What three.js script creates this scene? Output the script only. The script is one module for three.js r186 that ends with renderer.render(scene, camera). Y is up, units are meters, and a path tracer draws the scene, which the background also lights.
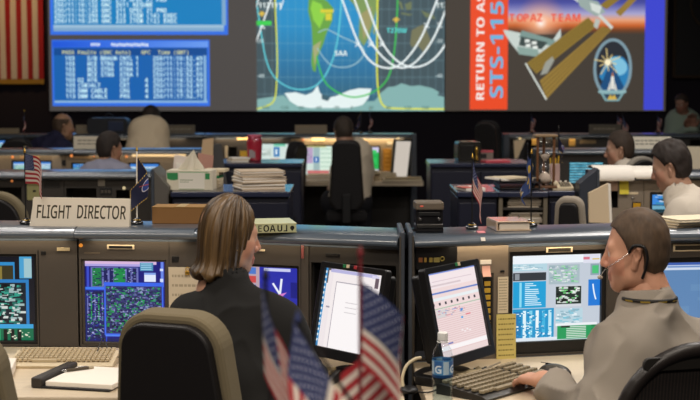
import * as THREE from 'three';
import { mergeGeometries, toCreasedNormals } from 'three/addons/utils/BufferGeometryUtils.js';
import { RoundedBoxGeometry } from 'three/addons/geometries/RoundedBoxGeometry.js';
import { RectAreaLightUniformsLib } from 'three/addons/lights/RectAreaLightUniformsLib.js';
RectAreaLightUniformsLib.init();

// ------------------------------------------------------------------ camera, exposure, ceiling lights
const F = 1400, EYE = 1.55, PITCH = Math.atan(117 / F);
const scene = new THREE.Scene();
scene.background = new THREE.Color(0x000000);
const camera = new THREE.PerspectiveCamera(2 * Math.atan(200 / F) * 180 / Math.PI, 1.75, 0.1, 60);
camera.position.set(0, EYE, 0);
camera.rotation.set(-PITCH, 0, 0);
camera.focus = 4.5; camera.userData.fStop = 5.4;
scene.add(camera);
const renderer = new THREE.WebGLRenderer({ antialias: true });
renderer.toneMapping = THREE.LinearToneMapping;
renderer.toneMappingExposure = 1.0;
renderer.shadowMap.enabled = true;
const WARM = [1, 0.89, 0.77];
// ceiling troffers: [x, z, sizeX, sizeZ, radiance]
const TROFFERS = [
  [-1.5, -2.5, 1.2, 0.3, 34], [1.1, -2.5, 1.2, 0.3, 36], [-0.2, 0.2, 1.8, 0.4, 62],
  [-1.9, -4.9, 1.2, 0.3, 34], [1.9, -4.9, 1.2, 0.3, 46],
  [-2.3, -7.4, 1.2, 0.3, 22], [2.3, -7.4, 1.2, 0.3, 34],
  [-2.5, -10.2, 1.2, 0.3, 10], [0.1, -10.6, 0.9, 0.3, 9], [2.6, -10.2, 1.2, 0.3, 6],
];
const CEIL = 3.55, WALLZ = -15;

// ------------------------------------------------------------------ helpers
let seed = 12345;
const rnd = () => { seed = (seed * 1664525 + 1013904223) >>> 0; return seed / 4294967296; };
const V = (x, y, z) => new THREE.Vector3(x, y, z);
function ray(px, py) {
  const u = (px - 350) / F, v = -(py - 200) / F, c = Math.cos(PITCH), s = Math.sin(PITCH);
  return V(u, -s + v * c, -c - v * s);
}
function at(px, py, d) { const r = ray(px, py); const t = d / -r.z; return V(r.x * t, EYE + r.y * t, -d); }   // point at horizontal distance d
function depthAt(py, h) { const r = ray(350, py); return (EYE - h) / (-r.y / -r.z); }              // distance at which height h shows at row py
const used = {};
function numbered(n) { const k = used[n] = (used[n] ?? -1) + 1; return k ? n + '_' + String(k).padStart(3, '0') : n; }
function thing(name, label, category, pos = [0, 0, 0], turn = 0, group) {
  const o = new THREE.Group(); o.name = numbered(name); scene.add(o);
  o.position.set(...pos); o.rotation.y = turn; o.userData = { label, category };
  if (group) o.userData.group = group;
  return o;
}
function boxUV(g) {
  const p = g.attributes.position, n = g.attributes.normal, uv = new Float32Array(p.count * 2);
  for (let i = 0; i < p.count; i++) {
    const ax = Math.abs(n.getX(i)), ay = Math.abs(n.getY(i)), az = Math.abs(n.getZ(i));
    let a, b;
    if (ay >= ax && ay >= az) { a = p.getX(i); b = p.getZ(i); } else if (ax >= az) { a = p.getZ(i); b = p.getY(i); } else { a = p.getX(i); b = p.getY(i); }
    uv[2 * i] = a; uv[2 * i + 1] = b;
  }
  g.setAttribute('uv', new THREE.BufferAttribute(uv, 2)); return g;
}
function norm(g) {
  let h = g.index ? g.toNonIndexed() : g.clone();
  for (const k of Object.keys(h.attributes)) if (!['position', 'normal', 'uv', 'color'].includes(k)) h.deleteAttribute(k);
  if (!h.attributes.uv) h.setAttribute('uv', new THREE.BufferAttribute(new Float32Array(h.attributes.position.count * 2), 2));
  return h;
}
function merge(list) {
  if (!Array.isArray(list)) return list;
  if (list.length === 1) return list[0];
  const a = list.map(norm), c = a.some(g => g.attributes.color);
  for (const g of a) if (c && !g.attributes.color) g.setAttribute('color', new THREE.BufferAttribute(new Float32Array(g.attributes.position.count * 3).fill(1), 3));
  return mergeGeometries(a, false);
}
function part(name, geo, mat, parent, label) {
  const m = new THREE.Mesh(merge(geo), mat);
  m.name = parent === scene ? numbered(name) : name; m.castShadow = m.receiveShadow = true; parent.add(m);
  if (label) m.userData.label = label;
  return m;
}
function single(name, label, category, geo, mat, group) { const m = part(name, geo, mat, scene); m.userData = { label, category }; if (group) m.userData.group = group; return m; }
function struct(name, geo, mat) { const m = part(name, geo, mat, scene); m.userData.kind = 'structure'; return m; }
const bx = (w, h, d, x = 0, y = 0, z = 0) => boxUV(new THREE.BoxGeometry(w, h, d).translate(x, y, z));
const rb = (w, h, d, x = 0, y = 0, z = 0, r = 0.004, s = 2) => boxUV(new RoundedBoxGeometry(w, h, d, s, Math.min(r, w / 2.01, h / 2.01, d / 2.01)).translate(x, y, z));
const cy = (r0, r1, h, x = 0, y = 0, z = 0, n = 20) => new THREE.CylinderGeometry(r0, r1, h, n).translate(x, y, z);
const sp = (r, x = 0, y = 0, z = 0, n = 16) => new THREE.SphereGeometry(r, n, Math.max(6, n / 2)).translate(x, y, z);
const lathe = (pts, n = 28) => new THREE.LatheGeometry(pts.map(p => new THREE.Vector2(p[0], p[1])), n);
function tube(pts, r, n = 8, seg = 0) { return new THREE.TubeGeometry(new THREE.CatmullRomCurve3(pts.map(p => p.isVector3 ? p : V(...p))), seg || pts.length * 6, r, n); }
function bar(a, b, r0, r1 = r0, n = 12) {
  const d = b.clone().sub(a), g = new THREE.CylinderGeometry(r1, r0, d.length(), n);
  g.applyQuaternion(new THREE.Quaternion().setFromUnitVectors(V(0, 1, 0), d.normalize()));
  return g.translate((a.x + b.x) / 2, (a.y + b.y) / 2, (a.z + b.z) / 2);
}
function ext(pts, depth, bevel = 0, holes = []) {                    // outline in x/y, thickness along z from 0
  const s = new THREE.Shape(pts.map(p => new THREE.Vector2(p[0], p[1])));
  for (const h of holes) s.holes.push(new THREE.Path(h.map(p => new THREE.Vector2(p[0], p[1]))));
  const g = new THREE.ExtrudeGeometry(s, { depth, bevelEnabled: bevel > 0, bevelSize: bevel, bevelThickness: bevel, bevelSegments: 2, curveSegments: 8 });
  return boxUV(g);
}
function prism(zy, x0, x1, crease = 0.6) {                           // profile in z/y drawn out along x
  const s = new THREE.Shape(zy.map(p => new THREE.Vector2(-p[0], p[1])));
  let g = new THREE.ExtrudeGeometry(s, { depth: x1 - x0, bevelEnabled: false }).rotateY(Math.PI / 2).translate(x0, 0, 0);
  g = toCreasedNormals(g, crease); return boxUV(g);
}
function slab(xz, y0, y1, bevel = 0.004) {                           // plan outline, thickness along y
  const s = new THREE.Shape(xz.map(p => new THREE.Vector2(p[0], -p[1])));
  const g = new THREE.ExtrudeGeometry(s, { depth: y1 - y0 - 2 * bevel, bevelEnabled: true, bevelSize: bevel, bevelThickness: bevel, bevelSegments: 2, bevelOffset: -bevel });
  g.rotateX(-Math.PI / 2).translate(0, y0 + bevel, 0); return boxUV(g);
}
function rrect(w, h, r, n = 6, cx = 0, cyy = 0) {
  const o = [];
  for (const [sx, sy, a0] of [[1, 1, 0], [-1, 1, 90], [-1, -1, 180], [1, -1, 270]])
    for (let i = 0; i <= n; i++) { const a = (a0 + 90 * i / n) * Math.PI / 180; o.push([cx + sx * (w / 2 - r) + r * Math.cos(a), cyy + sy * (h / 2 - r) + r * Math.sin(a)]); }
  return o;
}
function plane(w, h, x = 0, y = 0, z = 0) { return new THREE.PlaneGeometry(w, h).translate(x, y, z); }

// frame of a console bay: origin half way between two plan points, x along it, z to the viewer
function frame(a, b) {
  const mid = [(a[0] + b[0]) / 2, (a[1] + b[1]) / 2], dx = b[0] - a[0], dz = b[1] - a[1], th = Math.atan2(-dz, dx), w = Math.hypot(dx, dz);
  const ux = V(Math.cos(th), 0, -Math.sin(th)), n = V(Math.sin(th), 0, Math.cos(th)), O = V(mid[0], 0, mid[1]);
  return {
    pos: [mid[0], 0, mid[1]], th, w, ux, n,
    loc(px, py, zl = 0) {
      const r = ray(px, py), C = V(0, EYE, 0), t = O.clone().addScaledVector(n, zl).sub(C).dot(n) / r.dot(n);
      const p = C.addScaledVector(r, t); return [p.clone().sub(O).dot(ux), p.y];
    },
    rect(x0, y0, x1, y1, zl = 0) { const a = this.loc(x0, y0, zl), b = this.loc(x1, y1, zl); return { x: (a[0] + b[0]) / 2, y: (a[1] + b[1]) / 2, w: Math.abs(b[0] - a[0]), h: Math.abs(a[1] - b[1]) }; },
    world(x, y, z) { return O.clone().addScaledVector(ux, x).addScaledVector(n, z).setY(y); },
  };
}
const planPt = (px, py, h) => { const d = depthAt(py, h); const p = at(px, py, d); return [p.x, p.z]; };

// ------------------------------------------------------------------ textures and materials
function canv(w, h, draw, wrap) {
  const c = document.createElement('canvas'); c.width = w; c.height = h;
  draw(c.getContext('2d'), w, h);
  const t = new THREE.CanvasTexture(c); t.colorSpace = THREE.SRGBColorSpace;
  if (wrap) { t.wrapS = t.wrapT = THREE.RepeatWrapping; t.repeat.set(wrap, wrap); }
  return t;
}
function noiseTex(size, rep, fn, srgb) {
  const d = new Uint8Array(size * size * 4);
  for (let y = 0; y < size; y++) for (let x = 0; x < size; x++) { const v = fn(x, y, size); const o = (y * size + x) * 4; d[o] = v[0]; d[o + 1] = v[1]; d[o + 2] = v[2]; d[o + 3] = 255; }
  const t = new THREE.DataTexture(d, size, size); t.wrapS = t.wrapT = THREE.RepeatWrapping; t.magFilter = THREE.LinearFilter; t.repeat.set(rep, rep);
  if (srgb) t.colorSpace = THREE.SRGBColorSpace; t.needsUpdate = true; return t;
}
const g1 = v => { v = Math.max(0, Math.min(255, v)); return [v, v, v]; };
const grainBump = noiseTex(128, 6, () => g1(128 + (rnd() - .5) * 90));
const weaveBump = noiseTex(64, 25, (x, y) => g1(128 + 50 * Math.sin(x * Math.PI / 4) * Math.sin(y * Math.PI / 4) + 20 * (rnd() - .5)));
const woodMap = noiseTex(256, 1.6, (() => { const row = Array.from({ length: 256 }, () => (rnd() - .5)); return (x, y, s) => { const n = .5 * row[(y + Math.round(3 * Math.sin(x * 2 * Math.PI / s))) & 255] + .25 * row[(y * 3) & 255]; return g1(228 + 30 * n + 6 * (rnd() - .5)); }; })(), true);
function M(color, roughness = .6, o = {}) {
  const { clearcoat, ...r } = o;
  const m = clearcoat ? new THREE.MeshPhysicalMaterial({ color, roughness, clearcoat, clearcoatRoughness: .25, ...r }) : new THREE.MeshStandardMaterial({ color, roughness, ...r });
  return m;
}
const mat = {
  ledge: M(0x4b5560, .36, { bumpMap: grainBump, bumpScale: .00004, clearcoat: .9, clearcoatRoughness: .17 }),
  panel: M(0x48423c, .55, { bumpMap: grainBump, bumpScale: .0002 }),
  panelDark: M(0x2e2a26, .6, { bumpMap: grainBump, bumpScale: .0002 }),
  panelLight: M(0x786c5e, .55, { bumpMap: grainBump, bumpScale: .0002 }),
  recess: M(0x171513, .7),
  steel: M(0x50565f, .4, { metalness: .3 }),
  bezel: M(0x141416, .4), bezelGrey: M(0x4a443c, .5),
  navy: M(0x13162a, .4, { clearcoat: .5 }),
  navyTop: M(0x2a2f45, .2, { clearcoat: 1 }),
  desk: M(0xecd9bb, .42, { map: woodMap }),
  paper: M(0xf2ebdf, .85), cream: M(0xd9c8a8, .8), paperEdge: M(0xdcd2c2, .9),
  black: M(0x0d0d0f, .45), blackGloss: M(0x0b0b0d, .2, { clearcoat: 1 }), rubber: M(0x111112, .8),
  gold: M(0xc9a24a, .3, { metalness: .9 }), chrome: M(0xbfbfbf, .2, { metalness: 1 }),
  chairTan: M(0x72674f, .95, { bumpMap: weaveBump, bumpScale: .0006 }), chairShell: M(0x161314, .55), chairDark: M(0x1d1b1c, .95, { bumpMap: weaveBump, bumpScale: .0006 }),
  card: M(0x8a6337, .85), wood: M(0x6a4425, .5), beigePlastic: M(0xcbbb9c, .5), yellowNote: M(0xe3d27a, .85), pinkNote: M(0xd9a596, .85),
  red: M(0xa83238, .5), green: M(0x1d7a45, .6), wall: M(0x1c1622, .9), ceiling: M(0x1a1a1c, .95), floor: M(0x17161a, .95),
  curtain: M(0x09080a, .95),
};
const screenMat = (tex, k = 1) => new THREE.MeshStandardMaterial({ color: 0x050505, roughness: .35, emissive: 0xffffff, emissiveMap: tex, emissiveIntensity: k });
const glow = (hex, k) => new THREE.MeshStandardMaterial({ color: 0x222222, emissive: hex, emissiveIntensity: k, roughness: .5 });
function areaLight(pos, target, w, h, color, k, name) {
  const l = new THREE.RectAreaLight(color, k, w, h); l.position.copy(pos); l.lookAt(target); l.name = name; scene.add(l); return l;
}

// ------------------------------------------------------------------ prints: flags and screens
function usFlag(worn = false) {
  return canv(304, 208, (c, w, h) => {
    const sh = h / 13;
    for (let i = 0; i < 13; i++) { c.fillStyle = i % 2 ? '#d9cfc2' : '#a8242c'; c.fillRect(0, i * sh, w, sh + 1); }
    c.fillStyle = '#26305c'; c.fillRect(0, 0, w * .4, sh * 7);
    c.fillStyle = '#c2c3d0';
    for (let r = 0; r < 9; r++) for (let k = 0; k < (r % 2 ? 5 : 6); k++) {
      const x = w * .4 * ((r % 2 ? 2 : 1) + 2 * k) / 12, y = sh * 7 * (r + 1) / 10;
      c.beginPath(); for (let i = 0; i < 10; i++) { const a = i * Math.PI / 5 - Math.PI / 2, q = i % 2 ? 1.9 : 4.6; c.lineTo(x + q * Math.cos(a), y + q * Math.sin(a)); } c.fill();
    }
  });
}
const usTex = usFlag();
const blueFlagTex = canv(304, 208, (c, w, h) => {
  c.fillStyle = '#141a3c'; c.fillRect(0, 0, w, h);
  c.fillStyle = '#c9c4d0'; c.beginPath(); c.arc(w * .5, h * .45, 44, 0, 7); c.fill();
  c.fillStyle = '#2b448f'; c.beginPath(); c.arc(w * .5, h * .45, 36, 0, 7); c.fill();
  c.strokeStyle = '#b34a4a'; c.lineWidth = 6; c.beginPath(); c.moveTo(w * .3, h * .6); c.lineTo(w * .72, h * .25); c.stroke();
  c.strokeStyle = '#c8a84a'; c.lineWidth = 10; c.setLineDash([12, 8]); c.strokeRect(4, 4, w - 8, h - 8); c.setLineDash([]);
});
const yellowBlueTex = canv(304, 208, (c, w, h) => {
  c.fillStyle = '#31477e'; c.fillRect(0, 0, w, h);
  c.fillStyle = '#c2a24a'; for (let i = 0; i < 5; i++) { c.beginPath(); c.ellipse(40 + i * 58, 60 + (i % 2) * 80, 22, 34, .5, 0, 7); c.fill(); }
  c.fillStyle = '#cfd3da'; for (let i = 0; i < 4; i++) { c.beginPath(); c.arc(70 + i * 58, 150 - (i % 2) * 90, 12, 0, 7); c.fill(); }
});
const PX = 4;
const leftScreenTex = canv(207 * PX, 156 * PX, (c) => {
  c.scale(PX, PX); c.translate(-50, 45);
  c.fillStyle = '#4c4846'; c.fillRect(50, -45, 207, 156);
  const win = (x0, y0, x1, y1) => { c.fillStyle = '#3470e4'; c.fillRect(x0, y0, x1 - x0, y1 - y0); };
  win(52, -40, 228, 34.5);
  c.fillStyle = '#157fbe'; c.fillRect(55, -34, 167, 58.5);
  c.fillStyle = '#9dbfd8'; c.fillRect(55, 24.5, 169, 3); c.fillStyle = '#7fa8cc'; c.fillRect(55, 27.5, 169, 3.5); c.fillRect(222, -34, 4, 59);
  c.font = 'bold 5.6px monospace'; c.fillStyle = '#e4fafc'; c.textBaseline = 'alphabetic';
  const rows = [['250/11:10:12', '2 GNC', '213 SPEC 21 PRO'], ['250/11:10:12', '2 GNC', '2011 RESUME'], ['250/11:10:12', '3 GNC', '211 SPEC 21 PRO'], ['250/11:10:29', '3 GNC', '213 ITEM (14) EXEC'], ['250/11:10:29', '3 GNC', '223 ITEM (12) EXEC']];
  for (let k = 0; k < 10; k++) { const r = rows[k < 5 ? (k + 1) % 3 : k - 5], y = -25 + k * 5.3; c.fillText(r[0], 56, y); c.fillText(r[1], 96, y); c.fillText(r[2], 117, y); }
  win(53, 39.5, 209.5, 106);
  const g = c.createLinearGradient(53, 0, 209, 0); g.addColorStop(0, '#1d56d8'); g.addColorStop(1, '#6b9cf0'); c.fillStyle = g; c.fillRect(54, 41, 154, 6);
  c.fillStyle = '#e4eefb'; c.font = 'bold 4px sans-serif'; for (let k = 0; k < 4; k++) c.fillRect(92 + k * 2.4, 42.6, 1.6, 3); for (let k = 0; k < 15; k++) c.fillRect(112 + k * 2.5, 42.6 + (k % 3) * .3, 1.7, 3);
  c.fillStyle = '#1a62ae'; c.fillRect(55, 47.5, 152, 54); c.fillStyle = '#124c92'; c.fillRect(55, 47.5, 152, 7.5);
  c.fillStyle = '#d9d8a0'; c.font = 'bold 5.2px monospace'; c.fillText('PASS Faults (GNC Auto)', 63, 53.6); c.fillText('GPC', 141.5, 53.6); c.fillText('Time (GMT)', 158, 53.6);
  c.fillStyle = '#d4f6fa'; c.font = 'bold 5.5px monospace';
  const L = [['103', 'S/B BRAUN', 'CNTL', '1'], ['103', 'BCE STRG', 'XTRA', '1'], ['103', 'BCE STRG', 'XTRA', '1'], ['103', 'BCE STRG', 'XTRA', '1'], ['103', 'O2 HTR', 'CRT', ''], ['103', '(SM)ALT', 'CRT', ''], ['103', 'SMM CABLE', 'CRG', ''], ['113', 'SMM CABLE', 'PRG', '']];
  L.forEach((r, k) => {
    const y = 60.2 + k * 5.4; c.fillText(r[0], 66, y); c.fillText(r[1], k < 4 ? 88 : 78, y); c.fillText(r[2], 120, y); c.fillText(k < 4 ? r[3] : '', 136, y); if (k > 3) c.fillText('4', 145, y);
    c.fillText('250/11:' + (10 + k) + ':52.' + (43 + 4 * k), 153, y);
  });
  c.fillStyle = '#8bb5dd'; c.fillRect(55, 100.5, 152, 2.2); c.fillRect(203.5, 55, 2.6, 46);
});
const mapTex = canv(188 * PX, 156 * PX, (c) => {
  c.scale(PX, PX); c.translate(-257, 45);
  c.fillStyle = '#44575e'; c.fillRect(257, -45, 188, 156);
  const og = c.createLinearGradient(0, -45, 0, 111); og.addColorStop(0, '#2f98d0'); og.addColorStop(.45, '#2a8fc6'); og.addColorStop(.75, '#2f729c'); og.addColorStop(1, '#3c616e');
  c.fillStyle = og; c.fillRect(276, -45, 102, 156);
  c.strokeStyle = 'rgba(150,190,200,.35)'; c.lineWidth = .5;
  for (let x = 257; x < 446; x += 7.8) { c.beginPath(); c.moveTo(x, -45); c.lineTo(x, 111); c.stroke(); }
  c.lineWidth = .8; for (let y = -42; y < 111; y += 17) { c.beginPath(); c.moveTo(257, y); c.lineTo(445, y); c.stroke(); }
  const poly = (pts, f) => { c.fillStyle = f; c.beginPath(); pts.forEach(p => c.lineTo(p[0], p[1])); c.closePath(); c.fill(); };
  const line = (pts, s, w) => {
    c.strokeStyle = s; c.lineWidth = w; c.lineCap = 'round'; c.beginPath(); c.moveTo(...pts[0]);
    for (let i = 1; i < pts.length - 1; i++) { const m = [(pts[i][0] + pts[i + 1][0]) / 2, (pts[i][1] + pts[i + 1][1]) / 2]; if (i === pts.length - 2) c.quadraticCurveTo(...pts[i], ...pts[i + 1]); else c.quadraticCurveTo(...pts[i], ...m); }
    if (pts.length === 2) c.lineTo(...pts[1]); c.stroke();
  };
  poly([[300, -45], [318, -30], [312, -12], [309, 0], [308.5, 11], [312, 26], [313, 46], [311.5, 62], [313, 70], [316, 72], [318, 57], [324, 43], [327, 33], [333, 20], [334, 8], [328, 1], [322, -2], [316, -20], [312, -45]], '#6aa548');
  poly([[313, 0], [322, 4], [326, 14], [320, 28], [314, 20], [311, 8]], '#8fd24a'); poly([[313, 46], [322, 40], [317, 57], [315, 66]], '#a8ab7c');
  poly([[351, -35], [375, -38], [384, -12], [378, 4], [374, 22], [370, 36], [364, 46], [359, 38], [360, 16], [354, 4], [346, -4]], '#7f9a5c'); poly([[361, 14], [372, 6], [371, 26], [364, 40]], '#a09a68');
  poly([[374.5, 24], [377, 26], [375, 35], [373, 32]], '#8aa070');
  poly([[410.5, 43], [412, 30], [419, 26], [424, 24], [427, 30], [431, 40], [430, 48], [424, 52], [418, 45], [412, 47]], '#77775a');
  poly([[398, 0], [402, 2], [404, 10], [401, 8]], '#6f7a5a'); poly([[405, 4], [412, 1], [412, 9], [407, 10]], '#6f7a5a'); poly([[401, 12], [413, 14], [410, 15.5], [402, 14]], '#6f7a5a'); poly([[421, 10], [434, 15], [436, 19], [426, 17]], '#6f7a5a');
  poly([[257, 99], [270, 97], [284, 95], [290, 101], [375, 101], [381, 93], [388, 87], [396, 86], [402, 83], [412, 86], [420, 85], [433, 88], [440, 92], [438, 95], [445, 97], [445, 111], [257, 111]], '#86b3b0');
  poly([[284.5, 93], [296, 92], [306, 95], [313, 92], [318, 85], [320, 92], [325, 98], [336, 96], [350, 90], [360, 88], [372, 88.5], [369, 98], [363, 105], [350, 108], [310, 108], [298, 106], [290, 101]], '#e6f3f2');
  poly([[322, 94], [331, 97], [328, 101], [322, 99]], '#40606c');
  line([[319, 32], [326, 28], [332, 31], [345, 38], [365, 46], [364, 57], [352, 67], [333, 67], [323, 57], [318, 48]], '#9fc4cf', 1.1);
  line([[275, -45], [275.5, 0], [278, 57], [277, 86], [275, 101], [268, 106], [257, 109]], '#d8dd4e', 1.5);
  line([[378, -45], [378, 0], [377, 72], [379, 95], [383, 106], [391, 109], [445, 109]], '#e0e24a', 1.7);
  line([[257, 0], [261, 29], [267, 66], [279, 83], [299, 91], [319, 86], [333, 63], [340.5, 29], [343, -20]], '#63d0dc', 1.4);
  line([[317, 56], [322, 80], [336, 92], [353, 98.5], [374, 93], [389, 80], [395, 55], [398.5, 0], [398, -40]], '#3fc255', 1.5);
  const W = '#eef6f6';
  line([[338, -14], [343, 0], [358, 43], [371, 63], [388, 69], [402, 65], [419.5, 43], [434, 9], [440, -8]], W, 1.9);
  line([[349, -18], [355, 0], [371, 44.5], [394, 67.5], [411, 67.5], [428, 49], [440, 26], [446, 9]], W, 1.9);
  line([[360, -18], [366, 0], [382, 44.5], [402, 66], [422, 67.5], [440, 55], [446, 43]], W, 1.9);
  line([[256, 43], [263, 24], [271.5, 0], [276, -14]], W, 1.5); line([[256, 10], [259, 0], [262, -12]], W, 1.2); line([[281, 9], [284, 0]], W, 1.2);
  c.strokeStyle = W; c.lineWidth = 1; for (const [x, y] of [[263, 26], [358, 44], [371, 44], [382, 44], [427, 25], [440, 25]]) { c.beginPath(); c.moveTo(x - 2.2, y - 2.2); c.lineTo(x + 2.2, y + 2.2); c.moveTo(x + 2.2, y - 2.2); c.lineTo(x - 2.2, y + 2.2); c.stroke(); }
  c.font = 'bold 7px sans-serif'; c.fillStyle = '#e8f2f0'; c.fillText('112', 259, 7); c.fillText('111', 271, 7); c.fillText('113', 436, 7); c.fillText('SAA', 335, 55);
  c.fillStyle = '#5fe0dc'; c.font = 'bold 6.5px sans-serif'; c.fillText('T270W', 387, 32.5);
  c.fillStyle = '#3fcf55'; c.fillRect(257, 20.5, 15, 4.5); c.fillStyle = '#d9cf3e'; c.fillRect(321, 9, 13, 3.4); c.fillRect(326, 13, 6, 7); c.fillStyle = '#d9b84e'; for (const [x, y] of [[261, 11], [395, 17]]) { c.fillRect(x, y, 3, 5); c.fillRect(x - 2, y + 1.5, 7, 1.6); }
  c.fillStyle = 'rgba(220,235,235,.75)'; c.font = 'bold 5px sans-serif'; c.fillText('-40', 257.5, 77); c.fillText('-40', 436, 77); c.fillText('-20', 257, 42); c.fillText('-20', 436, 42);
  c.fillStyle = '#5b817c'; c.font = 'bold 4.6px sans-serif';['160', '-120', '-80', '-60', '-20', '0', '40', '80', '120', '160'].forEach((t, i) => c.fillText(t, 262 + i * 17.8, 109.5));
});
const slideTex = canv(223 * PX, 156 * PX, (c) => {
  c.scale(PX, PX); c.translate(-445, 45);
  c.fillStyle = '#443d36'; c.fillRect(445, -45, 223, 156);
  const sky = c.createLinearGradient(0, -45, 0, 34);
  [[0, '#101637'], [.45, '#2b2f7a'], [.6, '#4a4f9e'], [.74, '#a9a6cf'], [.82, '#e9a27a'], [.89, '#c8632f'], [.95, '#6e4128'], [1, '#443d36']].forEach(s => sky.addColorStop(...s));
  c.fillStyle = sky; c.fillRect(508, -45, 138, 79);
  const sg = c.createRadialGradient(541, 23, 1, 541, 20, 26); sg.addColorStop(0, 'rgba(255,240,230,1)'); sg.addColorStop(.25, 'rgba(255,190,150,.7)'); sg.addColorStop(1, 'rgba(240,150,120,0)'); c.fillStyle = sg; c.fillRect(508, -8, 70, 42);
  c.fillStyle = '#ea4b25'; c.fillRect(470, -45, 38, 154.5);
  c.fillStyle = '#4048cf'; c.fillRect(646, -45, 19.5, 155);
  const poly = (pts, f) => { c.fillStyle = f; c.beginPath(); pts.forEach(p => c.lineTo(p[0], p[1])); c.closePath(); c.fill(); };
  // title and banner lettering
  c.fillStyle = '#ee5238'; c.font = 'bold 10.5px sans-serif'; 'TOPAZ TEAM'.split('').forEach((ch, i) => c.fillText(ch, 509 + i * 7.0, 21));
  c.save(); c.translate(484.5, 101); c.rotate(-Math.PI / 2); c.fillStyle = '#f6ece6'; c.font = 'bold 11px sans-serif'; c.scale(1.42, 1); c.fillText('RETURN TO ASSEMBLY', 0, 0); c.restore();
  c.save(); c.translate(503.5, 99); c.rotate(-Math.PI / 2); c.fillStyle = '#6fb4dd'; c.font = 'bold 18.5px sans-serif'; c.scale(1.5, 1); c.fillText('STS-115', 0, 0); c.restore();
  // orbiter
  poly([[503, 29.5], [508, 30], [522, 33], [530, 35], [553, 40], [561, 28], [561.5, 36], [556, 45], [545, 56], [520, 54], [511, 43], [505, 34]], '#c9d3cd');
  poly([[522, 30], [556, 40], [552, 46], [519, 37]], '#7d9892'); poly([[517, 46], [538, 49], [541, 57], [519, 54]], '#8ba59d'); poly([[521, 36], [548, 42], [542, 49], [519, 45]], '#3c4a48');
  for (const [x, y] of [[525, 39], [532, 41], [526, 43.5], [533, 45.5]]) { c.fillStyle = '#e8ece6'; c.fillRect(x, y, 5, 3); }
  // solar arrays and truss
  poly([[527, 63], [588.5, 17], [597, 26], [537, 73.5]], '#8d7433'); poly([[540.5, 80.5], [603, 26], [612.5, 29], [547.5, 99]], '#95793a');
  poly([[600, 5], [612, -4], [622, -2], [607, 9]], '#8d7433'); poly([[616, 12], [634, -6], [644, -8], [621, 16]], '#95793a');
  c.strokeStyle = '#5f4c22'; c.lineWidth = .5; for (let k = 1; k < 5; k++) { const t = k / 5; c.beginPath(); c.moveTo(527 + 10 * t, 63 + 10.5 * t); c.lineTo(588.5 + 8.5 * t, 17 + 9 * t); c.moveTo(540.5 + 7 * t, 80.5 + 18.5 * t); c.lineTo(603 + 9.5 * t, 26 + 3 * t); c.stroke(); }
  c.strokeStyle = '#d6dcd4'; c.lineWidth = 1.7; c.beginPath(); c.moveTo(526, 63); c.lineTo(547.5, 99.5); c.stroke();
  c.strokeStyle = '#cfd6d0'; c.lineWidth = 3.2; c.beginPath(); c.moveTo(566, -8); c.lineTo(600, 15); c.lineTo(613, 28); c.stroke();
  poly([[576, -4], [598, 1], [606, 12], [596, 16], [580, 6]], '#9aaba6'); poly([[590, 2], [602, 6], [600, 14], [592, 10]], '#d5ddd6'); poly([[596, 18], [601, 20], [598, 29], [594, 26]], '#b8bfb6'); poly([[546, 62], [553, 56], [555, 60], [548, 73], [541, 75]], '#9b9d92');
  // mission emblem
  c.fillStyle = '#2c2f36'; c.beginPath(); c.ellipse(614, 68, 17.5, 28, 0, 0, 7); c.fill();
  c.fillStyle = '#2d7fb5'; c.beginPath(); c.ellipse(615, 80, 15, 25, .25, Math.PI, 7.2); c.fill();
  c.fillStyle = '#7fc0dc'; c.beginPath(); c.ellipse(618, 66, 11, 9, .4, 0, 7); c.fill(); c.fillStyle = '#1f4e7c'; c.beginPath(); c.moveTo(600, 91); c.lineTo(612, 60); c.lineTo(628, 91); c.fill();
  c.strokeStyle = '#7f9aa6'; c.lineWidth = 3; c.beginPath(); c.ellipse(614, 68, 18, 28.5, 0, 0, 7); c.stroke();
  c.strokeStyle = '#e8cf8a'; c.lineWidth = 1; for (let k = 0; k < 10; k++) { const a = k * Math.PI / 5 + .2; c.beginPath(); c.moveTo(609, 62); c.lineTo(609 + (k % 2 ? 14 : 9) * Math.cos(a), 62 + (k % 2 ? 14 : 9) * Math.sin(a)); c.stroke(); }
  c.fillStyle = '#fff2cc'; c.beginPath(); c.arc(609, 62, 3.2, 0, 7); c.fill();
  poly([[612.3, 89], [612.3, 78], [614, 72], [615.7, 78], [615.7, 89]], '#e6e4da'); poly([[609, 90], [612, 80], [612, 90]], '#d8d6cc'); poly([[619, 90], [616, 80], [616, 90]], '#d8d6cc'); poly([[612.8, 76], [614, 71], [615.2, 76]], '#c9792f');
  poly([[600, 90], [628, 90], [628, 93], [600, 93]], '#8fb4b8'); poly([[602, 93], [626, 93], [621, 101], [607, 101]], '#7fa8ac'); poly([[605, 94], [623, 94], [619.5, 99.5], [608.5, 99.5]], '#33485a'); poly([[609, 99.5], [612, 94], [614, 97], [616, 94], [619, 99.5]], '#d3b04e');
});
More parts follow.
